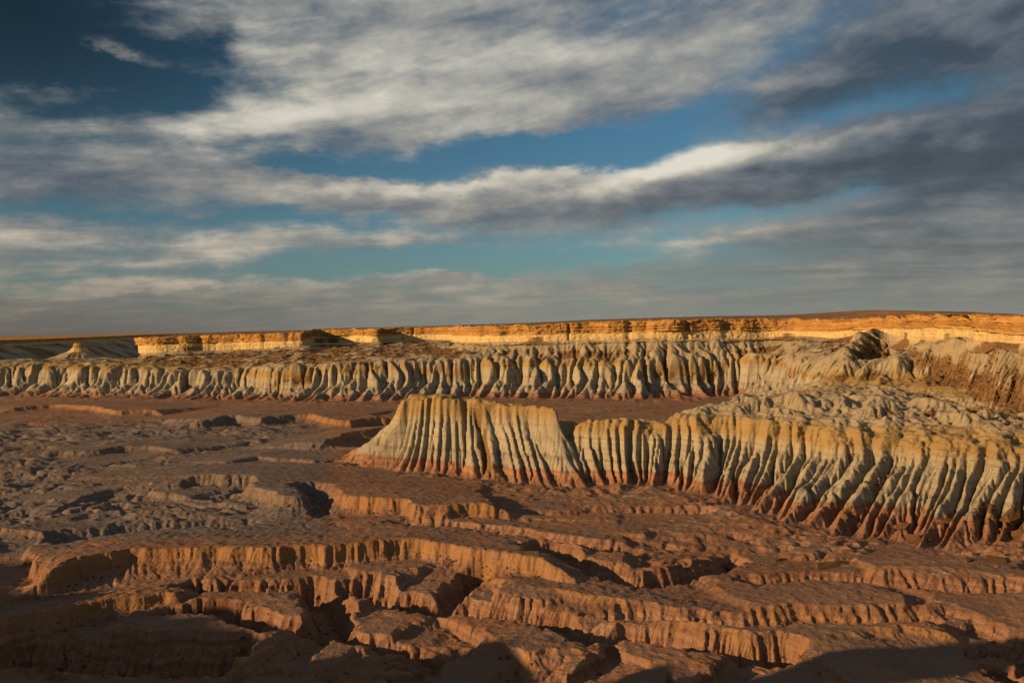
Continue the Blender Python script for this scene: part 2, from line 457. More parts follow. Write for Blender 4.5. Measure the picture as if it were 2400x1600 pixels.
Tm = T[:, None]; Sm = S[None, :]
xs = B[..., 0]
lean = interp(np.linspace(0, 1, ncol), [0, .35, .5, .62, 1], [12, 12, 6, 0, 4])[None, :]   # ribs sweep to the left on the left
ph = Sm + lean * np.clip(1.7 - Tm, 0, 2)
p1 = pleat(ph / 21.0, Tm, 3, .9, .8, .6, .6); p2 = pleat(ph / 8.6, Tm * 1.3, 9, 0.7, .9, .7); p3 = pleat(ph / 57.0, Tm * 0.3, 15)
A1 = interp(Tm, [0, .5, 1, 2, 3, 4, 5], [22, 19, 16, 11, 7.5, 2.5, 0]); A2 = interp(Tm, [0, 1, 2, 3, 4, 5], [3.5, 3, 2.2, 1.5, .6, 0]); A3 = interp(Tm, [0, 1, 3, 4, 5], [14, 12, 9, 4, 0])
rag = 0.65 + 0.7 * (0.5 + 0.5 * perlin(Sm / 70.0, Tm * 0 + 2.0, 21))
d = A1 * (p1 - 0.55) * rag + A2 * (p2 - 0.55) + A3 * (p3 - 0.6) + 3.2 * fbm(ph / 11.0, Tm * 4.0, 3, 25) * interp(Tm, [0, .4, 3, 3.6, 5], [.6, 1, .8, .2, 0])
V = B.copy(); V[..., :2] += N * d[..., None]
wx, wy = V[..., 0], V[..., 1]
fl = ridged(wx / 4.2, wy / 4.2, 2, 31)
V[..., :2] += N * (fl * interp(Tm, [0, .3, 1, 3, 3.6, 5], [.3, .8, .9, .8, .2, .1]))[..., None]
V[..., 2] += interp(Tm, [0, 3, 3.3, 4, 5], [0, 0, 1, 2.6, 3.0]) * fbm(wx / 14.0, wy / 14.0, 4, 41) + interp(Tm, [0, 2.2, 3, 3.6, 5], [0, 0, 4.5, 2.0, 0]) * (p1 - 0.6) * rag
strata = interp(T, [0, .35, .62, 1, 2, 3, 4, 5], [0.02, 0.06, .17, .34, .56, .78, .92, 1.0])[:, None] + 0.0 * xs
rubble = np.clip(interp(Tm, [0, 2.9, 3.2, 5], [0, 0, .5, .75]) + 0.55 * fbm(wx / 40.0, wy / 40.0, 3, 51) - 0.10 + 0.0 * xs, 0, 1)
rubble = np.where(Tm > 2.8, rubble, np.clip(fbm(wx / 30.0, wy / 30.0, 3, 57) - 0.62, 0, 1) * 1.2)
LOWV, LOWT = V, T

# ---- the upper tier: talus, cream band, caprock and the plateau to the horizon
#        px   D    talus foot y/D     talus top y   cap base y   cap top y
up = [(560, 2500, 34, 56, 70, 82, 'z', 60), (430, 1800, 34, 55, 69, 81, 'z', 60), (352, 1450, 34, 55, 69, 81, 'z', 60), (330, 1370, 34, 55, 69, 81, 'z', 150), (352, 1320, 34, 55, 69, 81, 'z', 190),
      (420, 1310, 868, 823, 806, 788, 'y', 210), (500, 1330, 866, 821, 802, 785, 'y', 235), (600, 1300, 862, 817, 800, 782, 'y', 260), (690, 1265, 856, 812, 797, 779, 'y', 250),
      (722, 1290, 854, 808, 793, 776, 'y', 275), (742, 1400, 853, 803, 786, 772, 'y', 385), (810, 1400, 851, 802, 785, 771, 'y', 395), (886, 1330, 848, 801, 786, 771, 'y', 325), (905, 1420, 848, 797, 783, 768, 'y', 415),
      (1040, 1400, 842, 796, 783, 766, 'y', 395), (1068, 1260, 842, 798, 785, 765, 'y', 255), (1105, 1120, 841, 802, 786, 764, 'y', 116), (1170, 1070, 840, 801, 785, 763, 'y', 68), (1250, 1045, 840, 799, 783, 761, 'y', 44),
      (1400, 1025, 842, 795, 780, 754, 'y', 50), (1500, 1010, 842, 793, 777, 752, 'y', 60), (1600, 1005, 840, 791, 774, 750, 'y', 55), (1720, 1010, 836, 792, 773, 748, 'y', 46), (1810, 1015, 834, 789, 774, 747, 'y', 70), (1880, 985, 856, 788, 775, 748, 'y', 190),
      (1960, 930, 862, 792, 776, 747, 'y', 240), (2050, 840, 868, 778, 770, 744, 'y', 180), (2130, 750, 892, 793, 768, 740, 'y', 118), (2210, 650, 932, 795, 769, 738, 'y', 92), (2300, 565, 964, 798, 774, 737, 'y', 74), (2400, 495, 984, 808, 787, 739, 'y', 70), (2520, 440, 995, 825, 800, 746, 'y', 64), (2800, 380, 1010, 840, 815, 758, 'y', 60)]
g = [[], [], [], [], [], [], []]
for px, D, a, b_, c, e_, mode, back in up:
    f = (lambda q, dd: pt(px, q, dd)) if mode == 'y' else (lambda q, dd: ptz(px, dd, q))
    back = back - (9 if 1080 < px < 1850 else 0); t0 = f(a, D - back); g[0].append((t0[0], t0[1], t0[2] + 0.5)); g[1].append(f(b_, D - 3)); g[2].append(f(c, D)); g[3].append(f(c, D - 2.2)); g[4].append(f(e_, D + 1.5))
    pz = pt(px, e_, D + 1.5)[2] if mode == 'y' else e_
    # the plateau behind the rim: swells a little to the right
    spread = 1.25
    g[5].append((g[4][-1][0] * 1.06, g[4][-1][1] * 1.06 + 40, pz + 0.5)); g[6].append((g[4][-1][0] * 1.6, g[4][-1][1] * 1.6 + 300, pz + 1 + 9 * float(sstep(px, 700, 2000))))
g = [np.array(q, float) for q in g]
ncol = 1700
B, T, N, S = loft(g, [64, 20, 3, 20, 6, 8], ncol, [1.05, 1, 1, 1, 1, 1], px_weight(g[2]), nsmooth=0.004)
Tm = T[:, None]; Sm = S[None, :] + 0 * Tm
V = B.copy()
wx, wy = B[..., 0], B[..., 1]
right = sstep(wx / wy, 0.36, 0.42)
joint = np.abs(perlin(Sm / 62.0, 0 * Tm + .5, 61)); blocks = np.round(perlin(Sm / 27.0, .35 * np.floor(Tm * 2.0) + 4.5, 62) * 2.2) / 2.2
ptal = pleat(Sm / 30.0, Tm, 63); ptal2 = pleat(Sm / 9.0, Tm * 2, 65)
cap = interp(Tm, [0, .9, 1, 1.9, 2, 3, 4, 4.02, 5], [0, 0, .45, .5, 1, 1, 1, 1, 0])
d = cap * (2.2 * blocks + 13.0 * fbm(Sm / 110.0, 0 * Tm + 8.1, 3, 64) - 6.5 * np.exp(-(joint / 0.05) ** 2) + 1.6 * fbm(Sm / 9.0, Tm * 2.6, 3, 66))
d = d + interp(Tm, [0, .5, .85, 1, 1.3, 2], [0, 7, 3.5, 1.5, .5, 0]) * (ptal - 0.5) * (0.5 + 0.9 * (0.5 + 0.5 * perlin(Sm / 90.0, 0 * Tm, 67))) + interp(Tm, [0, .3, .7, 1, 1.6, 2], [0, 1.8, 1.8, 1.0, .6, 0]) * (ptal2 - 0.5)
# two big cream spurs and a rubble chute at the near right end
ub = 1200 + wx / wy * F
def bump1(c, w): return np.exp(-((ub - c) / w) ** 2)
tf = np.clip(1 - Tm, 0, 1)
tq = np.clip(Tm, 0, 1); hump = np.sin(np.pi * np.clip(tq, 0, 1)) ** 0.7 * (Tm < 1)
sp1 = bump1(1950 + 112 * tq, 17 + 20 * (1 - tq)); sp2 = bump1(2075 + 205 * tq, 34 + 26 * (1 - tq)); sp3 = bump1(2300 + 60 * tq, 30)
V[..., 2] += right * hump * (15 * sp1 + 17 * sp2 - 12 * bump1(2010 + 110 * tq, 30) + 7 * sp3 - 7 * bump1(2230 + 60 * tq, 30))
V[..., :2] += N * d[..., None]
ledge = perlin(0 * Tm + 1.7, Tm * 6.0, 68) * 2.0 + perlin(Sm / 80.0, Tm * 9.0, 69) * 2.0
V[..., :2] += N * (interp(Tm, [0, 2.9, 3, 4, 4.1, 6], [0, 0, 1, 1, 0, 0]) * ledge)[..., None]
wx, wy = V[..., 0], V[..., 1]
V[..., 2] += interp(Tm, [0, .1, .6, 1, 1.2, 4, 4.6, 6], [1.5, 3.0, 2.2, .4, 0, 0, .7, .5]) * fbm(wx / 13.0, wy / 13.0, 4, 71) + interp(Tm, [0, 3.3, 4, 4.5, 5, 6], [0, 0, 2.6, 1.6, .8, 0]) * fbm(wx / 22.0, wy / 22.0, 4, 76)
V[..., :2] += N * (interp(Tm, [0, .1, .8, 1.9, 2, 6], [.5, .9, .9, .5, 0, 0]) * ridged(wx / 4.5, wy / 4.5, 2, 75))[..., None]
strata = interp(T, [0, 1, 2, 3, 4, 4.3, 5, 6], [0.1, .60, .735, .755, .93, .97, 1, 1])[:, None] + 0 * wx
rubble = interp(Tm, [0, .2, .55, .85, 1, 2], [.80, .85, .66, .30, 0, 0]) + 0.95 * fbm(wx / 46.0, wy / 46.0, 3, 81) - 0.25 * (ptal - 0.4)
rubble = rubble + right * (Tm < 1) * (.35 - 1.2 * sp1 - 1.1 * bump1(2060 + 205 * tq, 50) + 0.55 * bump1(2290 + 30 * tq, 60))
rubble = np.clip(rubble, 0, 1) * (Tm < 1.6)
UPV, UPT, UPR = V, T, rubble
_r = int(np.searchsorted(T, 0.82)); keep = slice(_r, None)
parts('canyon_rim', 'far canyon rim with ochre caprock above a cream band', V[keep], T[keep], {'strata': strata[keep], 'rubble': rubble[keep]}, M_upper,
      [('cream_band', 2.0), ('caprock', 4.0), ('plateau', None)], grid_normals(V)[keep], base=(0, 1100, 50))

# ---- the butte: a closed ring of ribs round a narrow top
#         foot px, y, D        top px, y, D
bt = [((762, 1091, 522), (938, 955, 512)), ((820, 1104, 500), (948, 938, 506)), ((905, 1116, 478), (972, 932, 503)), ((985, 1124, 466), (1010, 926, 500)), ((1060, 1132, 455), (1062, 931, 495)),
      ((1130, 1142, 444), (1105, 941, 490)), ((1210, 1148, 434), (1165, 946, 484)), ((1290, 1153, 427), (1230, 952, 475)), ((1360, 1155, 422), (1275, 959, 466)), ((1402, 1145, 428), (1292, 964, 462)),
      ((1400, 1100, 462), (1293, 966, 468)), ((1330, 1065, 500), (1250, 957, 484)), ((1200, 1045, 535), (1170, 949, 498)), ((1040, 1036, 560), (1050, 934, 512)), ((900, 1034, 572), (975, 934, 518)), ((800, 1046, 562), (945, 945, 517))]
fo = np.array([floor_pt(*p[0][:2], z=-1.0)[:2] + (-1.0,) for p in bt]); 
for i, p in enumerate(bt):
    if i >= 10: fo[i] = ptz(p[0][0], p[0][2], -1.0)
tp = np.array([pt(*p[1]) for p in bt])
ctr = np.tile(tp.mean(0), (len(tp), 1)); inner = tp * 0.55 + np.roll(tp[::-1], 1, 0) * 0.45
g_b = [between(fo, tp, -0.30, -0.07), between(fo, tp, 0.16, 0.11), between(fo, tp, 0.56, 0.44), between(fo, tp, 0.83, 0.74), between(fo, tp, 0.95, 1.0), between(fo, inner, 1.0, 1.04)]
ncol = 1150
hid = np.array([False] * 9 + [False, True, True, True, True, True, False])
wt = np.array([80, 90, 80, 80, 75, 80, 80, 75, 60, 30, 40, 40, 50, 50, 40, 60.0])
B, T, N, S = loft(g_b, [22, 44, 34, 18, 10], ncol, [1.3, 1.12, 1.05, 1, 1], wt, closed=True, nsmooth=0.02)
Tm = T[:, None]; Sm = S[None, :]; Sm = Sm * (round(S[-1] / 5.2) * 5.2 / S[-1])
p1 = pleat(Sm / 5.2, Tm * 0.8, 103, 0.40, 0.9, .45, .58); p2 = pleat(Sm / 2.3, Tm, 107, 0.5); p3 = pleat(Sm / 17.0, Tm * .4, 109)
rag = 0.5 + 0.9 * (0.5 + 0.5 * perlin(Sm / 16.0, 0 * Tm + .3, 111))
d = interp(Tm, [0, .6, 1, 2, 3, 3.6, 4, 5], [5.2, 5.0, 4.4, 3.4, 2.4, 1.9, 1.4, 0]) * (p1 - 0.6) * rag + interp(Tm, [0, 1, 2, 3, 4, 5], [.5, .6, .7, .55, .5, 0]) * (p2 - .5) + interp(Tm, [0, 1, 3, 4, 5], [5, 4, 2.6, 2.2, 0]) * (p3 - .6)
d = d + 1.0 * np.exp(-((Tm - 0.75) / 0.35) ** 2) * (p1 - 0.45) * (1 + perlin(Sm / 11.0, 0 * Tm + 5, 113))     # swollen feet of the ribs
pxb = 1200 + B[..., 0] / B[..., 1] * F
front = (B[..., 1] < 500)
chute = np.exp(-((pxb - (1122 - 10 * (Tm - 2))) / (12 + 2.0 * (4 - Tm))) ** 2) * front
d = d - chute * interp(Tm, [0, .8, 1.5, 3, 4, 5], [0, 1.0, 4.0, 5.0, 4.0, 0])
notch = np.exp(-((pxb - 1082) / 9.0) ** 2) * front
d = d - notch * interp(Tm, [0, 1, 2, 3, 4, 5], [0, .5, 2, 4, 5.5, 0])
V = B.copy(); V[..., :2] += N * d[..., None]
wx, wy = V[..., 0], V[..., 1]
V[..., :2] += N * (interp(Tm, [0, 1, 3, 4, 5], [.25, .35, .45, .5, 0]) * ridged(wx / 1.9, wy / 1.9, 2, 115))[..., None]
V[..., 2] += interp(Tm, [0, 3, 3.6, 4, 5], [0, 0, .4, 1.0, 1.0]) * fbm(wx / 9.0, wy / 9.0, 4, 117) + interp(Tm, [0, 3, 4, 5], [0, 0, 1.3, 0]) * (p1 - .6)
BUTV = np.concatenate([V, V[:, :1]], 1)
CHUTE = np.concatenate([chute, chute[:, :1]], 1) * interp(Tm, [0, .7, 1.2, 3, 4], [0, .2, 1.0, 1.0, .5])

# ---- the near ridge with its long spurs on the right, and the low saddle that ties it to the butte
#       foot px, y       crest px, y, D     behind: dD1, dz1, dD2, z2
rd = [((1300, 1120), (1255, 992, 478), (6, -1, 40, -1)), ((1375, 1148), (1330, 988, 468), (6, -1, 40, -1)), ((1425, 1152), (1388, 989, 458), (6, -1, 45, -1)), ((1475, 1152), (1462, 981, 452), (6, -1, 50, -1)), ((1530, 1160), (1545, 988, 449), (7, -1, 60, 0)),
      ((1590, 1176), (1612, 967, 446), (10, 0, 90, 4)), ((1640, 1190), (1690, 964, 438), (24, 2, 160, 16)), ((1700, 1208), (1790, 977, 424), (34, 5, 190, 28)), ((1772, 1232), (1905, 998, 402), (38, 7, 240, 32)),
      ((1872, 1260), (2022, 1010, 382), (40, 8, 265, 34)), ((2000, 1285), (2142, 1023, 366), (42, 8, 230, 33)), ((2140, 1294), (2260, 1030, 353), (42, 7, 160, 30)), ((2290, 1300), (2390, 1033, 346), (40, 6, 105, 30)), ((2480, 1322), (2540, 1042, 336), (36, 6, 70, 33)), ((2720, 1350), (2790, 1060, 318), (30, 6, 50, 36))]
fo = np.array([floor_pt(p[0][0], p[0][1], -1.0) for p in rd]); tp = np.array([pt(*p[1]) for p in rd])
m1, m2 = [], []
for (p, c, (d1, z1, d2, z2)), t_ in zip(rd, tp):
    D1 = c[2] + d1; D2 = c[2] + d2
    m1.append(((c[0] - 1200) / F * D1, D1, t_[2] + z1)); m2.append(((c[0] - 1200) / F * D2, D2, z2))
m1, m2 = np.array(m1), np.array(m2)
bb = []
for (p, c, q) in rd:
    w_ = float(sstep(c[0], 1560, 1800)); bb.append(pt(c[0] - 12 * w_, c[1] + 34 + 27 * w_, c[2] - 9 - 3 * w_))
bb = np.array(bb)
fo[:, :2] += (fo - bb)[:, :2] * 0.10
ft = fo.copy(); ft[:, 2] = -4.0
g_r = [ft, between(fo, bb, 0.40, 0.30), bb, between(bb, tp, 0.62, 0.93), tp, m1, m2]
ncol = 1250
B, T, N, S = loft(g_r, [44, 64, 40, 8, 40, 40], ncol, [1.25, 1.1, 1.0, 1.0, 0.8, 1], px_weight(tp), nsmooth=0.02)
Tm = T[:, None]; Sm = S[None, :]
rw = sstep(B[..., 0] / B[..., 1], 0.19, 0.30)            # the spurs grow towards the right
lam = 6.5 * (1 - rw) + 14.5 * rw
# phase has to grow along the ridge with a changing rib width
lam_col = lam[int(len(T) * 0.45)]; phc = np.concatenate([[0], np.cumsum(np.diff(S) / lam_col[1:])])[None, :]
p1 = pleat(phc, Tm * 0.7, 203, 0.8, 0.8, .5, .62); p2 = pleat(phc * 2.45, Tm, 207, .7, 1.2, .6, .6); p3 = pleat(phc / 3.1, Tm * .3, 209)
rag = 0.6 + 0.8 * (0.5 + 0.5 * perlin(phc / 3.0, 0 * Tm + .3, 211))
k = (1 - rw) * 0.45 + rw
gd = (catmull(fo, ncol, False, px_weight(tp)) - catmull(tp, ncol, False, px_weight(tp)))[:, :2]
gd /= np.linalg.norm(gd, axis=1, keepdims=True); gd = smooth_rows(gd, 20)
N = N * (1 - rw[..., None]) + gd[None] * rw[..., None]
pf = 0.5 + .6 * perlin(Tm * 13.0 + 2.2 * p1, phc * 1.3, 227) + .35 * perlin(Tm * 27.0 + 3 * p1, phc * 2.7, 228)
d = k * 1.25 * (pf - .5) * np.clip(p1 * (1.2 - p1) * 4, 0, 1) * interp(Tm, [0, .2, 2, 2.6, 6], [.5, 1, 1, .3, 0]) + k * (interp(Tm, [0, .6, 1, 2, 3, 4, 4.5, 5], [19, 19, 17, 9.5, 7.5, 6.5, 2.5, 0]) * (p1 - .58) * rag + interp(Tm, [0, 1, 2, 3, 4, 5], [5.5, 5.0, 3.2, 2.0, 1.2, 0]) * (p2 - .5) + interp(Tm, [0, 1, 3, 4, 5], [8, 7, 6, 5, 0]) * (p3 - .6))
V = B.copy(); V[..., :2] += N * d[..., None]
wx, wy = V[..., 0], V[..., 1]
V[..., :2] += N * (interp(Tm, [0, .3, 1, 2, 3, 4, 4.3, 6], [.2, .3, .35, 0.4, .5, .5, 0, 0]) * ridged(wx / 2.6, wy / 2.6, 2, 215))[..., None]
# rounded cream mounds on the top
pm = np.clip(np.abs(perlin(wx / 19.0 + .3 * fbm(wx / 8, wy / 8, 2, 229), wy / 19.0, 221)) * 1.7 + .5 * np.abs(perlin(wx / 7.0, wy / 7.0, 222)), 0, 1.4)
V[..., 2] += rw * interp(Tm, [0, 3.9, 4.15, 4.7, 5, 5.4, 6], [0, 0, 1.5, 6.0, 6.0, 3.0, 0]) * (pm - .45) + interp(Tm, [0, 3, 4, 5, 6], [0, 0, .8, 1.3, 1.8]) * fbm(wx / 11.0, wy / 11.0, 4, 217)
V[..., 2] += interp(Tm, [0, 2.6, 3, 4, 4.4, 6], [0, 0, 1.6, 2.0, 0, 0]) * (p1 - .6)
V[..., 2] += interp(Tm, [0, 4, 5, 5.5, 6], [0, 0, .5, 1.6, 1.6]) * ridged(wx / 18.0, wy / 9.0, 3, 219)
RIDV, RIDT = V, T

# ---- ground: red and grey badland floor, one sheet from below the camera to the desert horizon
def poly_dist(X, Y, P):
    """distance, side (+ is beyond the line seen from the left-to-right walker's right hand) and arc length"""
    X = X.astype(np.float32); Y = Y.astype(np.float32); P = P.astype(np.float32)
    best = np.full(X.shape, 1e9, np.float32); side = np.zeros(X.shape, np.float32); sarc = np.zeros(X.shape, np.float32)
    L = arclen(P)
    for i in range(len(P) - 1):
        a, b = P[i, :2], P[i + 1, :2]; ab = b - a; l2 = ab @ ab + 1e-9
        t = np.clip(((X - a[0]) * ab[0] + (Y - a[1]) * ab[1]) / l2, 0, 1)
        ex = X - (a[0] + t * ab[0]); ey = Y - (a[1] + t * ab[1]); dd = ex * ex + ey * ey
        m = dd < best
        np.copyto(best, dd, where=m); np.copyto(side, np.sign(ab[0] * ey - ab[1] * ex), where=m); np.copyto(sarc, (L[i] + t * np.sqrt(l2)).astype(np.float32), where=m)
    return np.sqrt(best), side, sarc, float(L[-1])

#   crest points in the photo, crest height, drop height, face width, dip behind, rib width, rib size
CUESTAS = [
    ([(-120, 1350), (-20, 1345), (77, 1333), (160, 1312), (245, 1297), (364, 1288), (440, 1281), (543, 1287), (612, 1289), (727, 1281), (804, 1276), (865, 1269), (934, 1265), (1075, 1284), (1171, 1296), (1247, 1311), (1340, 1325), (1480, 1338)], 7.0, 12.0, 13.0, 0.10, 9.0, 4.5, 21),
    ([(380, 1150), (410, 1128), (456, 1112), (579, 1118), (592, 1146), (640, 1162), (696, 1161), (783, 1154), (849, 1164), (948, 1171), (987, 1190), (1071, 1187), (1171, 1187), (1275, 1170), (1340, 1165)], 7.5, 11.0, 15.0, 0.07, 13.0, 7.5, 23),
    ([(470, 1092), (540, 1078), (600, 1070), (700, 1076), (760, 1086)], 5.0, 7.0, 8.0, 0.07, 10.0, 3.0, 25),
    ([(330, 1000), (410, 988), (480, 984), (540, 972), (600, 980), (640, 974), (720, 972), (800, 985), (900, 975), (960, 985)], 7.5, 10.0, 16.0, 0.06, 17.0, 12.0, 27),
    ([(-60, 962), (0, 955), (100, 948), (190, 950), (260, 962), (350, 958), (420, 962)], 6.5, 9.0, 16.0, 0.06, 17.0, 10.0, 29),
    ([(720, 1040), (775, 1024), (830, 1010), (890, 1001), (950, 1005)], 8.5, 9.0, 13.0, 0.12, 6.0, 2.0, 31),
    ([(40, 1070), (90, 1060), (210, 1056), (290, 1046), (370, 1048), (430, 1058)], 4.5, 6.0, 7.0, 0.06, 8.0, 2.6, 33),
    ([(-50, 1230), (0, 1236), (80, 1250), (175, 1258), (240, 1250)], 3.0, 5.5, 7.0, 0.10, 5.0, 1.2, 35),
    ([(150, 1180), (230, 1150), (330, 1145), (400, 1160), (480, 1170)], 2.5, 4.5, 6.0, 0.06, 7.0, 2.0, 37),
    ([(-140, 1480), (0, 1452), (126, 1426), (230, 1410), (330, 1390), (372, 1386), (430, 1398)], 3.0, 9.0, 9.0, 0.20, 6.0, 1.6, 39),
    ([(60, 1520), (122, 1508), (200, 1520), (280, 1540), (400, 1538), (520, 1542), (600, 1560)], 3.0, 9.0, 8.0, 0.05, 6.0, 1.8, 41),
    ([(1085, 1375), (1140, 1358), (1202, 1364), (1247, 1386), (1305, 1387), (1370, 1398), (1439, 1410), (1553, 1425), (1640, 1435), (1740, 1450)], 1.0, 5.5, 11.0, 0.13, 8.0, 2.0, 43),
    ([(1690, 1440), (1790, 1432), (1900, 1430), (2020, 1428), (2150, 1418), (2230, 1425)], 1.0, 3.0, 8.0, 0.05, 4.0, 1.3, 45),
    ([(1440, 1470), (1520, 1458), (1600, 1456), (1668, 1470), (1760, 1490), (1867, 1506), (1960, 1484), (2060, 1474), (2150, 1471), (2230, 1482), (2330, 1500)], 1.0, 5.5, 15.0, 0.10, 9.0, 2.5, 47),
    ([(1180, 1545), (1260, 1525), (1340, 1530), (1400, 1550)], 2.0, 7.0, 8.0, 0.10, 7.0, 2.0, 49),
    ([(1470, 1560), (1530, 1548), (1620, 1556), (1680, 1575)], 1.5, 6.0, 7.0, 0.10, 7.0, 2.0, 51),
    ([(780, 1350), (860, 1338), (940, 1332), (985, 1342)], 1.0, 6.0, 8.0, 0.10, 6.0, 1.5, 53),
    ([(1230, 1255), (1300, 1248), (1420, 1252), (1560, 1258)], 1.6, 2.6, 4.0, 0.04, 5.0, 1.0, 55),
    ([(1180, 1225), (1260, 1218), (1380, 1224), (1500, 1226)], 1.6, 2.2, 3.0, 0.03, 5.0, 1.0, 57),
    ([(2000, 1345), (2120, 1335), (2260, 1338), (2400, 1350), (2500, 1360)], 1.2, 2.2, 6.0, 0.06, 6.0, 1.5, 59),
]
#   line, bed depth, half width of the bed, wall slope
CHANNELS = [
    ([(640, 1540), (668, 1526), (746, 1504), (764, 1490), (748, 1450), (742, 1428), (716, 1402), (640, 1408), (560, 1404), (440, 1402), (330, 1404)], -12.0, 2.5, 2.4),
    ([(716, 1400), (790, 1398), (900, 1420), (1010, 1440), (1094, 1446), (1180, 1462), (1228, 1468), (1324, 1492), (1390, 1530), (1430, 1556), (1450, 1590)], -12.0, 2.5, 1.7),
    ([(1190, 1322), (1267, 1330), (1362, 1354), (1477, 1380), (1554, 1372), (1640, 1352), (1660, 1340), (1680, 1332), (1705, 1312), (1740, 1300)], -8.0, 1.6, 1.8),
    ([(1640, 1352), (1740, 1362), (1883, 1357), (2000, 1368), (2112, 1376), (2250, 1384), (2380, 1388), (2500, 1395)], -4.0, 1.2, 0.9),
    ([(1228, 1468), (1290, 1470), (1400, 1450), (1500, 1445), (1600, 1452), (1700, 1466), (1800, 1468), (1950, 1462), (2100, 1452), (2300, 1450)], -4.0, 1.5, 0.9),
    ([(860, 1240), (1000, 1246), (1150, 1262), (1300, 1286), (1420, 1296), (1560, 1290)], -3.0, 1.0, 0.9),
    ([(1170, 1208), (1300, 1212), (1450, 1204), (1600, 1208), (1700, 1215)], -1.8, .8, 0.8),
    ([(40, 1290), (160, 1270), (300, 1248), (420, 1240), (520, 1236), (620, 1235)], -4.0, 3.0, 0.5),
    ([(700, 1160), (730, 1168), (745, 1200), (735, 1225)], -3.0, 1.5, 1.2),
    ([(-100, 1560), (60, 1545), (180, 1560), (300, 1575), (480, 1580), (620, 1575)], -12.0, 3.0, 1.5),
    ([(764, 1490), (840, 1512), (930, 1530), (1010, 1560), (1060, 1590)], -10.0, .8, 2.2),
    ([(1390, 1530), (1480, 1512), (1560, 1520), (1640, 1545), (1760, 1560), (1900, 1550)], -10.0, 2.0, 1.5),
    ([(300, 1470), (420, 1462), (520, 1480), (600, 1500), (668, 1526)], -10.0, 1.2, 2.0),
    ([(1010, 1440), (1060, 1400), (1100, 1380), (1110, 1355)], -9.0, 1.5, 1.8),
]
APRONS = [catmull(np.array([floor_pt(*q) for q in [(770, 1094), (850, 1112), (950, 1124), (1040, 1131), (1130, 1146), (1210, 1153), (1300, 1158), (1380, 1160), (1440, 1156), (1530, 1164), (1590, 1180), (1660, 1200), (1735, 1226), (1815, 1252), (1915, 1276), (2045, 1297), (2200, 1304), (2330, 1310), (2480, 1330)]]), 80),
          catmull(np.array([floor_pt(*q) for q in [(-200, 936), (0, 934), (300, 940), (600, 945), (750, 947), (900, 945), (1200, 940), (1500, 944), (1650, 938)]]), 60)]
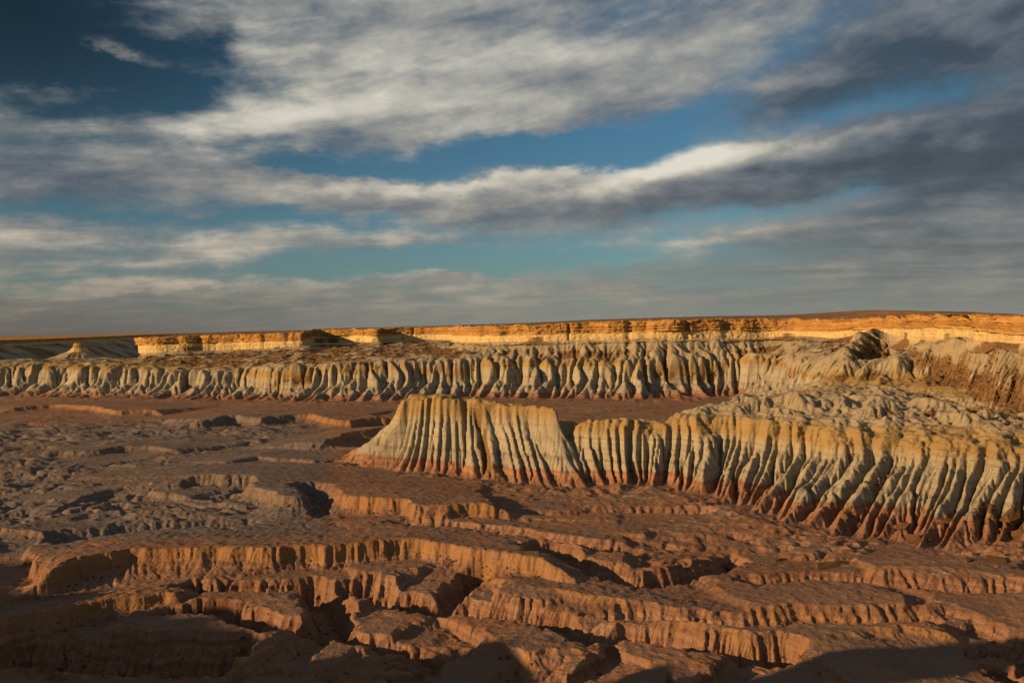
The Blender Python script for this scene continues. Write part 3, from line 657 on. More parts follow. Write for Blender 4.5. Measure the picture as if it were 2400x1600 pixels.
def ground_height(X, Y):
    X = np.asarray(X, np.float64); Y = np.asarray(Y, np.float64)
    wob_x = 4.2 * fbm(X / 34.0, Y / 34.0, 3, 301); wob_y = 4.2 * fbm(X / 34.0, Y / 34.0, 3, 304)
    fx = 1.1 * fbm(X / 7.0, Y / 7.0, 3, 307); fy = 1.1 * fbm(X / 7.0, Y / 7.0, 3, 311)
    XX, YY = X + wob_x * .8 + fx, Y + wob_y * .8 + fy
    u = X / np.maximum(Y, 60.0); pxg = 1200 + u * F
    fore = sstep(Y, 345, 270)                       # lower, more broken foreground
    pale = sstep(u, -0.16, -0.34) * sstep(Y, 300, 360) * sstep(Y, 860, 700)
    z = (-5.0 + 2.2 * sstep(u, .08, .3)) * fore + 3.2 * fore * fbm(X / 55.0, Y / 38.0, 2, 331)
    n1 = fbm(X / 60.0, Y / 34.0, 4, 315); ter = n1 * 3.2; st = 2.0
    fr = ter / st - np.floor(ter / st); terr = (np.floor(ter / st) + sstep(fr, 0.36, 0.64)) * st
    rd1 = ridged(X / 62.0 + .12 * wob_x, Y / 15.0 + .1 * wob_y, 4, 319, .42)
    rd2 = ridged(X / 9.0 + .3 * fx, Y / 6.0 + .3 * fy, 3, 325, .55)
    npl = 4.0 * fbm(X / 64.0 + .12 * wob_x, Y / 22.0 + .12 * wob_y, 3, 335, .45); fr2 = npl / 1.5 - np.floor(npl / 1.5)
    npl = (np.floor(npl / 1.5) + sstep(fr2, .15, .85)) * 1.5
    z = z + npl * pale * .6
    z = z + terr * (0.35 + 0.15 * fore + .55 * pale) + rd1 * (0.8 + .9 * fore + 0.3 * pale) + rd2 * (.32 + .4 * fore - 0.1 * pale)
    gn1 = perlin(XX / 52.0, YY / 27.0, 341) + .25 * perlin(XX / 15.0, YY / 11.0, 342); gn2 = perlin(XX / 19.0, YY / 10.0, 343) + .3 * perlin(XX / 6.0, YY / 5.0, 344)
    z = z - (5.0 * fore + 1.6 * pale + .3) / (1 + (gn1 / (.05 + .03 * fore)) ** 4) - (2.4 * fore + .6 * pale + .35) / (1 + (gn2 / .085) ** 4)
    for P in APRONS:
        m = (X > P[:, 0].min() - 60) & (X < P[:, 0].max() + 60) & (Y > P[:, 1].min() - 60) & (Y < P[:, 1].max() + 60)
        dist, side, s_, L = poly_dist(X[m], Y[m], P)
        qq = pleat(s_ / 5.5, 0 * s_, 81, .6, .6, .6); qb = pleat(s_ / 12.0, 0 * s_, 83, .6)
        z[m] += (1.3 * qq * np.exp(-dist / 6.0) + 1.8 * qb * np.exp(-dist / 14.0)) + 1.1 * np.exp(-dist / 22.0) * (rd2[m] + .6)
    edge = np.zeros(X.shape)
    for pts, cz, hh, fw, dip, lam, amp, seed in CUESTAS:
        P = np.array([floor_pt(p[0], p[1], cz) for p in pts])
        P = catmull(P, 3 * len(P))
        reach = 105.0
        m = (X > P[:, 0].min() - reach) & (X < P[:, 0].max() + reach) & (Y > P[:, 1].min() - 60) & (Y < P[:, 1].max() + reach)
        if not m.any(): continue
        x, y = XX[m], YY[m]
        dist, side, s, L = poly_dist(x, y, P)
        q = pleat(s / lam, 0 * s, seed, 1.0, .6, .6); q2 = pleat(s / (lam / 3.3), 0 * s, seed + 1, .9, .6, .5)
        mod = 0.65 * np.clip(0.6 + 1.7 * perlin(s / (lam * 3.7), 0 * s + 5.5, seed + 7), 0.1, 1.7)
        sd = dist * side                                   # + beyond the crest, - in front of it
        big = perlin(s / (lam * 2.6), 0 * s + .7, seed + 2)
        front = -sd + 0.0
        taper = sstep(s, 0, 0.16 * L) * sstep(s, L, L - 0.16 * L)
        hv = hh * (0.82 + 0.30 * perlin(s / 45.0, 0 * s + 1.3, seed + 5))
        if seed >= 43: hv = hv * np.clip(.75 + 1.5 * perlin(s / 36.0, 0 * s + 4.1, seed + 9), .12, 1.25)
        dep = np.clip(front / fw, 0, 3)                    # pushes ribs further out lower on the face
        f_eff = front - (amp * mod * (q - .55) * np.clip(.22 + dep, 0, 1.25) + amp * .22 * (q2 - .5) * np.clip(.2 + dep, 0, 1) + (amp * .6 + 1.5) * big)
        a = np.clip(f_eff / fw, 0, None)
        face = hv * (0.46 * sstep(a, 0, .17) + .54 * (1 - np.exp(-1.9 * np.clip(a - .10, 0, None))) / (1 - math.exp(-1.7)))
        if seed >= 43: face = hv * (0.2 * sstep(a, 0, .2) + .8 * sstep(a, -.25, 1.25)) - hv * .8 * float(sstep(0.0, -.25, 1.25))
        hv_, s0 = hv, s
        crest = cz * taper - (1 - taper) * 7.0
        cu = crest - np.where(f_eff > 0, face, 0) - np.where(f_eff < 0, np.clip(-f_eff, 0, None) * dip, 0)
        cu = cu + rd1[m] * .35 + rd2[m] * 0.16 + terr[m] * .12
        zz = z[m]; up_ = cu > zz
        z[m] = np.maximum(zz, cu)
        e = edge[m]; edge[m] = np.maximum(e, np.where(up_, np.exp(-(np.clip(a, 0, 9) / .22) ** 2) * (f_eff > -0.8) * taper, e * 0.999))
    for pts, bed, hw, slope in CHANNELS:
        P = catmull(np.array([floor_pt(p[0], p[1], bed * .4) for p in pts]), 3 * len(pts))
        m = (X > P[:, 0].min() - 40) & (X < P[:, 0].max() + 40) & (Y > P[:, 1].min() - 40) & (Y < P[:, 1].max() + 40)
        if not m.any(): continue
        dist, side, s, L = poly_dist(XX[m], YY[m], P)
        tp_ = sstep(s, 0, .12 * L) * sstep(s, L, L - .12 * L)
        q = pleat(s / 4.5, 0 * s, 71, .6)
        wall = np.clip(dist - hw * (0.7 + .6 * perlin(s / 20.0, 0 * s, 73)) - 1.3 * q, 0, None) * slope
        z[m] = np.minimum(z[m], bed * tp_ + 6 * (1 - tp_) + wall + rd2[m] * .3)
    far = sstep(Y, 1150, 1400)
    z = z * (1 - far) + far * (-3.0)
    return z, pale, fore, edge, rd1

def ground_material():
    mt = bpy.data.materials.new('badland_floor'); mt.use_nodes = True
    T = NT(mt.node_tree); T.n.clear()
    o = T.n.new('ShaderNodeOutputMaterial'); b = T.n.new('ShaderNodeBsdfPrincipled'); T.l.new(b.outputs[0], o.inputs[0])
    b.inputs['Roughness'].default_value = 0.95; b.inputs['Specular IOR Level'].default_value = 0.12
    geo = T.n.new('ShaderNodeNewGeometry'); P = geo.outputs['Position']
    def at(n):
        a = T.n.new('ShaderNodeAttribute'); a.attribute_name = n; return a.outputs['Fac']
    pale, edge = at('pale'), at('edge')
    x, y, z = T.sep(P)
    n1 = T.noise(P, 0.035, 5.0, .6, .4); n2 = T.noise(P, 0.35, 6.0, .65, .3); n3 = T.noise(P, 2.2, 5.0, .7)
    bed = T.noise(T.xyz(T.m('MULTIPLY', x, 0.006), T.m('MULTIPLY', y, 0.006), T.m('MULTIPLY', z, 0.9)), 1.0, 5.0, .65)
    red = T.ramp(T.m('ADD', T.m('MULTIPLY', bed, .6), T.m('MULTIPLY', n1, .45)), [(0.30, (0.125, 0.060, 0.034)), (0.48, (0.195, 0.100, 0.060)), (0.60, (0.245, 0.140, 0.092)), (0.74, (0.33, 0.23, 0.17))])
    grey = T.ramp(T.m('ADD', T.m('MULTIPLY', bed, .5), T.m('MULTIPLY', n2, .5)), [(0.30, (0.085, 0.066, 0.060)), (0.5, (0.130, 0.108, 0.102)), (0.7, (0.195, 0.172, 0.165))])
    f = T.smooth(T.m('ADD', pale, T.m('MULTIPLY', T.m('SUBTRACT', n1, .5), 1.3)), 0.22, 0.55)
    col = T.mix(f, red, grey)
    # pale wash in the hollows of the red rock and an ochre crust on the scarp edges
    wash = T.m('MULTIPLY', T.smooth(n2, 0.53, 0.70), 0.55)
    col = T.mix(wash, col, (0.29, 0.215, 0.165))
    col = T.mix(T.m('MULTIPLY', T.smooth(T.m('ADD', edge, T.m('MULTIPLY', T.m('SUBTRACT', n2, .5), .8)), .4, .8), T.m('SUBTRACT', 0.6, T.m('MULTIPLY', f, .4))), col, (0.28, 0.15, 0.06))
    nz_ = T.sep(geo.outputs['True Normal'])[2]
    flat_tone = T.m('MULTIPLY', T.smooth(T.m('ADD', nz_, T.m('MULTIPLY', T.m('SUBTRACT', n2, .5), .25)), .80, .97), T.smooth(n1, .36, .60))
    col = T.mix(T.m('MULTIPLY', flat_tone, .72), col, (0.120, 0.084, 0.067))  # darker brown on the flattest faces, broken up by noise
    col = T.mix(1.0, col, T.ramp(n3, [(0.25, (0.80, 0.79, 0.78)), (0.75, (1.14, 1.13, 1.12))]), 'MULTIPLY')
    T.l.new(col, b.inputs['Base Color'])
    vo = T.n.new('ShaderNodeTexVoronoi'); vo.feature = 'DISTANCE_TO_EDGE'; T.put(vo.inputs['Vector'], T.v('ADD', P, T.v('SCALE', T.noise(P, 0.5, 3.0, .6, 0.0, True), scale=2.2))); vo.inputs['Scale'].default_value = 0.33
    crack = T.smooth(vo.outputs[0], 0.0, 0.07)
    h = T.m('ADD', T.m('MULTIPLY', n2, 1.5), T.m('ADD', T.m('MULTIPLY', n3, .55), T.m('ADD', T.m('MULTIPLY', crack, .22), T.m('MULTIPLY', bed, .35))))
    bp = T.n.new('ShaderNodeBump'); bp.inputs['Strength'].default_value = .7; bp.inputs['Distance'].default_value = .8
    T.l.new(h, bp.inputs['Height']); T.l.new(bp.outputs[0], b.inputs['Normal'])
    return mt


# ---- one terrain grid (finer near the viewpoint) that takes the floor and all the slopes; running water then carves it
CELL = 0.00165; U0, U1, Y0, Y1 = -0.70, 0.70, 188.0, 1480.0
NR, NC = int(math.log(Y1 / Y0) / CELL) + 1, int((U1 - U0) / CELL) + 1
gy = Y0 * np.exp(np.arange(NR) * CELL); gu = U0 + np.arange(NC) * CELL
TX = gu[None, :] * gy[:, None]; TY = np.repeat(gy[:, None], NC, 1); CS = (gy * CELL)[:, None]

def splat(V, fine_r=4, fine_c=2, sel=None):
    """height map of a lofted sheet on the terrain grid (-999 where it is absent)"""
    nr, nc = V.shape[:2]
    r = np.linspace(0, nr - 1, (nr - 1) * fine_r + 1); i = np.minimum(r.astype(int), nr - 2); f = (r - i)[:, None, None]
    A = V[i] * (1 - f) + V[i + 1] * f
    c = np.linspace(0, nc - 1, (nc - 1) * fine_c + 1); i = np.minimum(c.astype(int), nc - 2); f = (c - i)[None, :, None]
    A = A[:, i] * (1 - f) + A[:, i + 1] * f
    P = A.reshape(-1, 3); P = P[P[:, 1] > Y0]
    a = np.rint(np.log(P[:, 1] / Y0) / CELL).astype(int); b = np.rint((P[:, 0] / P[:, 1] - U0) / CELL).astype(int)
    m = (a >= 0) & (a < NR) & (b >= 0) & (b < NC)
    H = np.full((NR, NC), -999.0); np.maximum.at(H, (a[m], b[m]), P[m, 2])
    for _ in range(5):                                   # close pinholes between samples
        pad = np.pad(H, 1, constant_values=-999.0); nb = np.stack([pad[1 + p:1 + p + NR, 1 + q:1 + q + NC] for p in (-1, 0, 1) for q in (-1, 0, 1) if p or q])
        ok = nb > -900; cnt = ok.sum(0); av = np.where(ok, nb, 0).sum(0) / np.maximum(cnt, 1)
        H = np.where((H < -900) & (cnt >= 4), av, H)
    return H

Zg, pale, fore, edge, rd1 = ground_height(TX, TY)
H_but, H_rid, H_low = splat(BUTV), splat(RIDV), splat(LOWV, 6, 2)
H_tal = splat(UPV[UPT <= 1.0], 3, 2)
layers = np.stack([Zg, H_but, H_rid, H_low, H_tal]); own = layers.argmax(0); Z = layers.max(0)
Z = Z + 0.35 * fbm(TX / 3.0, TY / 3.0, 3, 601) + (own > 0) * (1.5 * fbm(TX / 12.0, TY / 12.0, 3, 611) + np.where(own == 1, 1.2, 2.6) * fbm(TX / 34.0, TY / 34.0, 2, 617))

SH8 = [(-1, -1), (-1, 0), (-1, 1), (0, -1), (0, 1), (1, -1), (1, 0), (1, 1)]
OFF = np.array([0] + [p * NC + q for p, q in SH8], np.int64); DST = np.array([0] + [1.41421 if p and q else 1.0 for p, q in SH8], np.float32)
INV = ((1.0 / CS).astype(np.float32), (1.0 / CS / 1.41421).astype(np.float32))
def carve(Z, n, K, mexp, hard, keepd=0.9, diff=0.02, maxs=None):
    """stream-power incision: drain every cell to its steepest neighbour, add up the catchments, cut down"""
    Z = Z.astype(np.float32); idx = np.arange(NR * NC, dtype=np.int64).reshape(NR, NC)
    brd = np.minimum(np.minimum(np.arange(NR)[:, None], NR - 1 - np.arange(NR)[:, None]), np.minimum(np.arange(NC)[None], NC - 1 - np.arange(NC)[None]))
    fade = np.clip((brd - 2) / 14.0, 0, 1).astype(np.float32)
    area = (CS ** 2 * np.ones((1, NC))).astype(np.float32)
    csf = CS.astype(np.float32)
    for it in range(n):
        pad = np.pad(Z, 1, mode='edge')
        lo = None
        for _ in range(2):                               # ease out the smallest pits
            nbm = np.minimum.reduce([pad[1 + p:1 + p + NR, 1 + q:1 + q + NC] for p, q in SH8])
            Z = np.maximum(Z, np.where(nbm > Z, nbm + 0.01, Z)); pad = np.pad(Z, 1, mode='edge')
        best = np.full((NR, NC), 1e-6, np.float32); code = np.zeros((NR, NC), np.int8); rz = pad * 1
        for k_, (p, q) in enumerate(SH8):
            sl = (Z - pad[1 + p:1 + p + NR, 1 + q:1 + q + NC]) * INV[1 if p and q else 0]
            m = sl > best
            np.copyto(best, sl, where=m); np.copyto(code, np.int8(k_ + 1), where=m)
        rec = (idx + OFF[code]).reshape(-1); np.clip(rec, 0, NR * NC - 1, out=rec)
        drop = best * DST[code] * csf
        acc = area.reshape(-1).astype(np.float64); ptr = rec; ar = idx.reshape(-1)
        for k in range(8):
            acc = acc + np.bincount(ptr, weights=np.where(ptr == ar, 0.0, acc), minlength=NR * NC)
            ptr = ptr[ptr]
        acc = np.minimum(acc, 6000.0).reshape(NR, NC).astype(np.float32)
        cutd = K * acc ** mexp * np.minimum(best, 2.5) / hard(Z)
        Z = Z - np.minimum(cutd, 0.7 * drop) * fade
        if maxs is not None:                             # loose slopes slide to their angle of rest
            pad = np.pad(Z, 1, mode='edge'); mv = np.zeros_like(Z)
            ms = maxs(Z)
            for p, q in ((-1, 0), (1, 0), (0, -1), (0, 1)):
                nb = pad[1 + p:1 + p + NR, 1 + q:1 + q + NC]; ex = (Z - nb) - ms * csf
                mv = mv - 0.07 * np.maximum(ex, 0)
            Z = Z + np.maximum(mv, -1.0) * fade
        if diff:
            pad = np.pad(Z, 1, mode='edge'); lap = pad[:-2, 1:-1] + pad[2:, 1:-1] + pad[1:-1, :-2] + pad[1:-1, 2:] - 4 * Z
            Z = Z + diff * lap * fade
    return Z, acc, best
kown = np.where(own == 0, 0.40, np.where(own == 3, 1.15, np.where(own == 2, 1.05, np.where(own == 1, 0.6, 1.0)))).astype(np.float32)
def hard(z):
    h = 1.0 + 4.0 * (sstep(z, 24.5, 26.5) * sstep(z, 39.0, 37.5)) * (own == 2) + 1.5 * (sstep(z, 26, 30) * sstep(z, 42.0, 39.0)) * (own == 3) + 1.6 * sstep(z, 34, 36) * (own == 1)
    return (h / kown).astype(np.float32)
def rest(z):
    return (np.where(own == 0, 3.0, 2.6) + 4.0 * sstep(z, 24, 26) * sstep(z, 39, 37) + 3.0 * sstep(z, 32, 35) * (own == 1)).astype(np.float32)
Z, ACC, SLP = carve(Z, 27, 0.037, 0.46, hard, diff=0.006, maxs=rest)
Z, _a1, SLP = carve(Z + 0.10 * fbm(TX / 1.6, TY / 1.6, 2, 641), 7, 0.05, 0.22, hard, diff=0.006)

# hard beds stand out as broken ledges, the rest keeps a rough crust
def ledges(Z, step, w, seed):
    zz = Z + 0.9 * fbm(TX / 10.0, TY / 10.0, 3, seed); q = zz / step; fr = q - np.floor(q)
    return Z + w * ((np.floor(q) + sstep(fr, .5, 1.0)) * step - zz)
wband = np.where(own == 2, sstep(Z, 23, 27) * sstep(Z, 42, 38), np.where(own == 1, sstep(Z, 30, 35), np.where(own == 3, .6 * sstep(Z, 30, 36), np.where(own == 4, .25, .55 * sstep(SLP, .5, 1.1)))))
Z = ledges(Z, 2.3, .7 * wband, 651)
Z = Z + (.45 * fbm(TX / 2.2, TY / 2.2, 3, 655)) * (.25 + wband) * sstep(SLP, .15, .6)

def terrain_material():
    mt = ground_material(); T = NT(mt.node_tree); b = next(n for n in T.n if n.type == 'BSDF_PRINCIPLED')
    gcol = b.inputs['Base Color'].links[0].from_socket
    geo = next(n for n in T.n if n.type == 'NEW_GEOMETRY'); P = geo.outputs['Position']; x, y, z = T.sep(P)
    def at(n):
        a = T.n.new('ShaderNodeAttribute'); a.attribute_name = n; return a.outputs['Fac']
    st, rb, rockm = at('strata'), at('rubble'), at('rock')
    n1 = T.noise(P, 0.06, 5.0, 0.6); n2 = T.noise(P, 1.1, 5.0, 0.65)
    s_ = T.m('ADD', st, T.m('ADD', T.m('MULTIPLY', T.m('SUBTRACT', n1, .5), .07), T.m('MULTIPLY', T.m('SUBTRACT', n2, .5), .022)))
    # strata runs 0 to 1 over the first 60 m of the section
    col = T.ramp(s_, [(0.0, RED), (0.055, RED2), (0.06, (0.235, 0.118, 0.072)), (0.08, (0.24, 0.12, 0.074)), (0.085, RED2), (0.115, (0.285, 0.17, 0.11)), (0.12, (0.24, 0.12, 0.075)), (0.135, (0.25, 0.14, 0.09)), (0.15, PALE), (0.20, PALE), (0.205, (0.235, 0.205, 0.16)), (0.225, (0.24, 0.21, 0.165)), (0.23, CREAM), (0.30, CREAM), (0.305, (0.265, 0.235, 0.18)), (0.32, (0.27, 0.24, 0.185)), (0.325, CREAM), (0.40, CREAM), (0.405, (0.285, 0.23, 0.145)), (0.43, (0.315, 0.275, 0.195)), (0.49, YEL), (0.59, YEL), (0.64, (0.295, 0.25, 0.175)), (1.0, (0.295, 0.245, 0.165))])
    bed = T.noise(T.xyz(T.m('MULTIPLY', x, .004), T.m('MULTIPLY', y, .004), T.m('MULTIPLY', z, .8)), 1.0, 6.0, .7)
    col = T.mix(1.0, col, T.ramp(T.lin(bed, .25, .75), [(0.0, (.68, .66, .64)), (0.45, (1, 1, 1)), (0.6, (.90, .89, .87)), (0.72, (1.06, 1.05, 1.03)), (1.0, (1.16, 1.14, 1.10))]), 'MULTIPLY')
    col = T.mix(1.0, col, T.ramp(n1, [(0.25, (.82, .80, .79)), (0.75, (1.13, 1.11, 1.08))]), 'MULTIPLY')
    rbf = T.smooth(T.m('ADD', rb, T.m('MULTIPLY', T.m('SUBTRACT', n2, .5), 1.1)), .35, .7)
    rc = T.mix(T.noise(P, .6, 4.0, .7), (0.085, 0.05, 0.022), (0.235, 0.135, 0.058))
    col = T.mix(rbf, col, rc)
    f = T.smooth(T.m('ADD', rockm, T.m('MULTIPLY', T.m('SUBTRACT', n2, .5), .5)), .3, .7)
    T.l.new(T.v('SCALE', T.mix(f, gcol, col), scale=ALB), b.inputs['Base Color'])
    return mt
M_ground = terrain_material()

V = np.stack([TX, TY, Z], 2); TN = grid_normals(V)
rock = np.clip(sstep(Z, 2.0, 6.0) * (own > 0), 0, 1)
strata = np.where(own == 1, np.interp(Z, [0, 8, 30, 34, 46], [0.0, .135, .40, .46, .58]), Z / 60.0)
lm = own == 3
strata = np.where(lm, np.interp(Z, [0, 5, 8, 34, 38, 46, 60], [0, .10, .16, .40, .50, .62, 1.0]), strata)
upx_ = 1200 + gu[None, :] * F + 0 * Z
nb1 = fbm(TX / 30.0, TY / 30.0, 3, 621); nb2 = fbm(TX / 9.0, TY / 9.0, 3, 625)
gully = np.clip(np.log10(np.maximum(ACC, 1)) - 1.0, 0, 2)
rubble = np.where(own == 4, .62 + .75 * nb1 + .3 * nb2, 0) + np.where(own == 3, sstep(Z, 37, 42) * (.62 + .9 * nb1) + .8 * (nb1 - .75), 0)
rubble = rubble + np.where(own == 2, sstep(upx_, 1700, 2000) * (.20 + .9 * nb1 + .25 * nb2 - .25) + sstep(upx_, 2150, 2350) * (.15 + .45 * sstep(Z, 36, 40)), 0)
rubble = rubble + np.where(own == 4, sstep(upx_, 1900, 2000) * .15 + .3 * sstep(upx_, 2200, 2320), 0)
Hch = splat(np.concatenate([BUTV[..., :2], CHUTE[..., None] * 10 + 0.01], 2), 3, 1); rubble = rubble + np.where(own == 1, np.clip(Hch / 10, 0, 1) * (.8 + .6 * nb2), 0)
def blur(A, k):
    c = np.cumsum(np.pad(A, ((k + 1, k), (0, 0)), mode='edge'), 0); A = (c[2 * k + 1:] - c[:-2 * k - 1]) / (2 * k + 1)
    c = np.cumsum(np.pad(A, ((0, 0), (k + 1, k)), mode='edge'), 1); return (c[:, 2 * k + 1:] - c[:, :-2 * k - 1]) / (2 * k + 1)
conv = Z - blur(Z, 14)
rubble = rubble - np.where(own >= 3, np.clip(conv * .22, -.5, .8), 0) - np.where((own == 2) & (Z > 30), np.clip(conv * .15, -.3, .6), 0)
rubble = rubble + np.where((own == 4) | ((own == 3) & (Z > 38)), .28 * sstep(upx_, 1150, 1000), 0)
rubble = np.clip(rubble, 0, 1)
TAT = {'strata': strata, 'rubble': rubble, 'rock': rock, 'pale': pale, 'fore': fore, 'edge': edge}

def terrain_piece(name, mask, parent=None, base=(0, 0, 0)):
    """the grid cells of one landform (mask over cells) as one mesh object"""
    r, c = np.nonzero(mask); i0 = r * NC + c
    q = np.stack([i0, i0 + 1, i0 + NC + 1, i0 + NC], 1)
    used, inv = np.unique(q, return_inverse=True); q = inv.reshape(-1, 4)
    P = V.reshape(-1, 3)[used] - np.array(base)
    me = raw_mesh(name, P, q, {k: a.reshape(-1)[used] for k, a in TAT.items()}, M_ground)
    me.normals_split_custom_set_from_vertices(TN.reshape(-1, 3)[used].astype(np.float32))
    o = bpy.data.objects.new(name, me); coll.objects.link(o)
    if parent: o.parent = parent
    return o

cell_own = own[:-1, :-1]; cz = Z[:-1, :-1]
cell_own = np.where((cell_own > 0) & (cz < 1.2), 0, cell_own)
def landform(name, ident, label, bands, base):
    root = empty(name, base); tag(root, label, kind='structure'); lo = -1e9
    for nm, hi in bands:
        m = (cell_own == ident) & (cz >= lo) & (cz < hi); lo = hi
        if m.any(): terrain_piece(nm, m, root, base)
    return root
tag(terrain_piece('ground', cell_own == 0), 'red and grey badland canyon floor cut by scarps and gullies', kind='structure')
landform('butte', 1, 'isolated fluted butte with red foot and ochre top in the middle of the canyon', [('red_foot', 8), ('fluted_slope', 32), ('ochre_cap', 1e9)], (-20, 470, 0))
landform('ridge', 2, 'near ridge on the right whose fluted cream spurs run down to the red floor', [('red_foot', 8), ('fluted_spurs', 25.5), ('yellow_band', 37.5), ('mounded_bench', 1e9)], (130, 380, 0))
landform('lower_cliff', 3, 'pale fluted lower cliff running along the far side of the canyon', [('red_foot', 6), ('fluted_slope', 34), ('yellow_band', 42), ('bench', 1e9)], (0, 950, 0))
landform('talus_slope', 4, 'rubble covered talus slope between the lower cliff and the caprock', [('slope', 1e9)], (0, 1050, 40))

# coarse continuation of the floor outside the picture and out to the horizon
def skirt():
    out_ = []
    cols = np.concatenate([np.linspace(-2.2, -0.70, 40), np.linspace(0.70, 2.2, 40)])
    yy = np.concatenate([np.geomspace(60, 1480, 150)])
    for cs_ in (cols[:40], cols[40:]):
        X = cs_[None, :] * yy[:, None]; Y = yy[:, None] + 0 * X
        z = ground_height(X, Y)[0]; out_.append(np.stack([X, Y, z - .3], 2))
    return out_
for k, Vs in enumerate(skirt()):
    tag(grid_object('ground', Vs, {'pale': 0 * Vs[..., 0], 'edge': 0 * Vs[..., 0]}, M_ground), 'canyon floor beyond the edge of the picture', kind='structure')
fy = np.concatenate([np.linspace(-1500, 190, 12), np.geomspace(230, 50000, 40)])[:, None]; fx = np.linspace(-1, 1, 61)[None, :]
Vp = np.stack([fx * (2500 + 1.5 * np.abs(fy)), fy + 0 * fx, -24.0 + 21 * sstep(fy, 1300, 1500) + 0 * fx], 2)
tag(grid_object('plain', Vp, {'pale': 0 * Vp[..., 0] + .4, 'edge': 0 * Vp[..., 0]}, M_ground), 'flat desert plain reaching to the horizon', kind='structure')

# ---- the desert plain to the horizon, the shaded cliffs far left, and an unseen plateau added behind the camera to shade the foreground
def plain_sheet(name, pts, label, mat, seed):
    pass

M_desert = rock_material('desert_crust', [(0.0, (0.14, 0.08, 0.048)), (1.0, (0.17, 0.105, 0.062))], bump=.3, jitter=.5)

dc = [(-420, 1500, 0), (-150, 1750, 0), (30, 2050, 0), (150, 2350, 0), (260, 2800, 0), (330, 3400, 0), (420, 4300, 0), (620, 5600, 0)]
fo = np.array([ptz(px, D, -4) for px, D, _ in dc]); tn = np.gradient(fo[:, :2], axis=0); tn /= np.linalg.norm(tn, axis=1, keepdims=True)
outn = np.stack([tn[:, 1], -tn[:, 0]], 1)
def offs(dist, z): 
    r = fo.copy(); r[:, :2] -= outn * dist; r[:, 2] = z; return r
g_d = [offs(-20, -4), offs(60, 38), offs(110, 55), offs(120, 76), offs(300, 80), offs(4000, 84)]
B, T, N, S = loft(g_d, [18, 12, 8, 5, 6], 420, [1.2, 1, 1, 1, 1])
Tm = T[:, None]; Sm = S[None, :] + 0 * Tm
d = interp(Tm, [0, 1, 2, 3, 4, 5], [26, 20, 12, 6, 0, 0]) * (pleat(Sm / 60.0, Tm, 403) - .55) + interp(Tm, [0, 2, 2.5, 3.5, 5], [0, 0, 10, 8, 0]) * fbm(Sm / 60.0, 0 * Tm, 3, 405)
V = B.copy(); V[..., :2] += N * d[..., None]
strata = interp(T, [0, 1, 2, 3, 5], [.3, .5, .62, .9, 1])[:, None] + 0 * Sm
parts('distant_cliff', 'shaded grey cliff far away at the left edge of the canyon', V, T, {'strata': strata, 'rubble': np.clip(.5 + .5 * fbm(V[..., 0] / 90, V[..., 1] / 90, 3, 407), 0, 1) * (Tm < 2.2)}, M_upper,
      [('talus_slope', 2.0), ('caprock', 4.0), ('plateau', None)], grid_normals(V), base=(-1500, 2000, 0))

hr = np.linspace(0, 1, 40)[:, None]; ha = np.linspace(0, 2 * np.pi, 220, endpoint=False)[None, :]
hp = pleat(ha / (2 * np.pi) * 24, hr * 2, 411, .8, .8, .7)
hrad = (6 + 150 * hr ** 1.15) * (1 + .55 * np.cos(ha - 3.5) * hr) * (1 + .16 * (hp - .5) * np.clip(hr * 3, 0, 1))
hx, hy, _hz = pt(186, 806, 1480)
Vh = np.stack([hx + hrad * np.cos(ha), hy + hrad * np.sin(ha), np.interp(hr, [0, .03, .06, .12, .3, 1], [72, 71.5, 62, 56, 45, 20]) + 1.5 * fbm(hrad * np.cos(ha) / 20, hrad * np.sin(ha) / 20, 3, 413)], 2)
sth = np.interp(hr, [0, .03, .06, .12, .3, 1], [.95, .9, .76, .6, .5, .3]) + 0 * hrad
tag(grid_object('hill', Vh, {'strata': sth, 'rubble': np.clip(.2 + .8 * fbm(Vh[..., 0] / 30, Vh[..., 1] / 30, 2, 415), 0, 1) * (hr > .12)}, M_upper, closed=True, flip=True), 'small pale cone hill with a capped tip in front of the far left cliff', kind='structure')

# unseen rim added behind the camera, traced back from the wanted shadow edge
el_t = math.tan(R(SUN_EL)); RIM_Z = 84.0
edge_pts = [(-900, 470), (-300, 390), (60, 300), (250, 266), (450, 246), (800, 222), (1100, 212), (1400, 200), (1900, 192), (2150, 210), (2350, 226), (2440, 214)]
rimp = []
for px, D in edge_pts:
    ex, ey = (px - 1200) / F * D, D
    rimp.append((ex - RIM_Z / el_t * math.sin(_a), ey - RIM_Z / el_t * math.cos(_a)))
rimp = np.array(rimp)
rimp = catmull(rimp, 260); Sx = arclen(rimp)
tn = np.gradient(rimp, axis=0); tn /= np.linalg.norm(tn, axis=1, keepdims=True); outn = np.stack([-tn[:, 1], tn[:, 0]], 1)
rag = 22 * fbm(Sx / 42.0, 0 * Sx, 4, 501)[:, None] 
def rimrow(o_, z, j=1.0): return np.concatenate([rimp + outn * (o_ + rag * j), np.full((len(rimp), 1), z)], 1)
zr = RIM_Z + 4.5 * fbm(Sx / 22.0, 0 * Sx + 3, 3, 503)
V = np.stack([rimrow(26, -30, .9), rimrow(20, 14, .95), rimrow(13, 45), rimrow(8, 62), rimrow(6, 72), rimrow(0, 84), rimrow(-3, 84), rimrow(0, 86, 0)], 0)
V[7, :, :2] -= 900 * np.array([math.sin(_a), math.cos(_a)])
V[5, :, 2] = zr; V[6, :, 2] = zr
V = V[:, ::-1].copy()
nr_ = grid_normals(V)
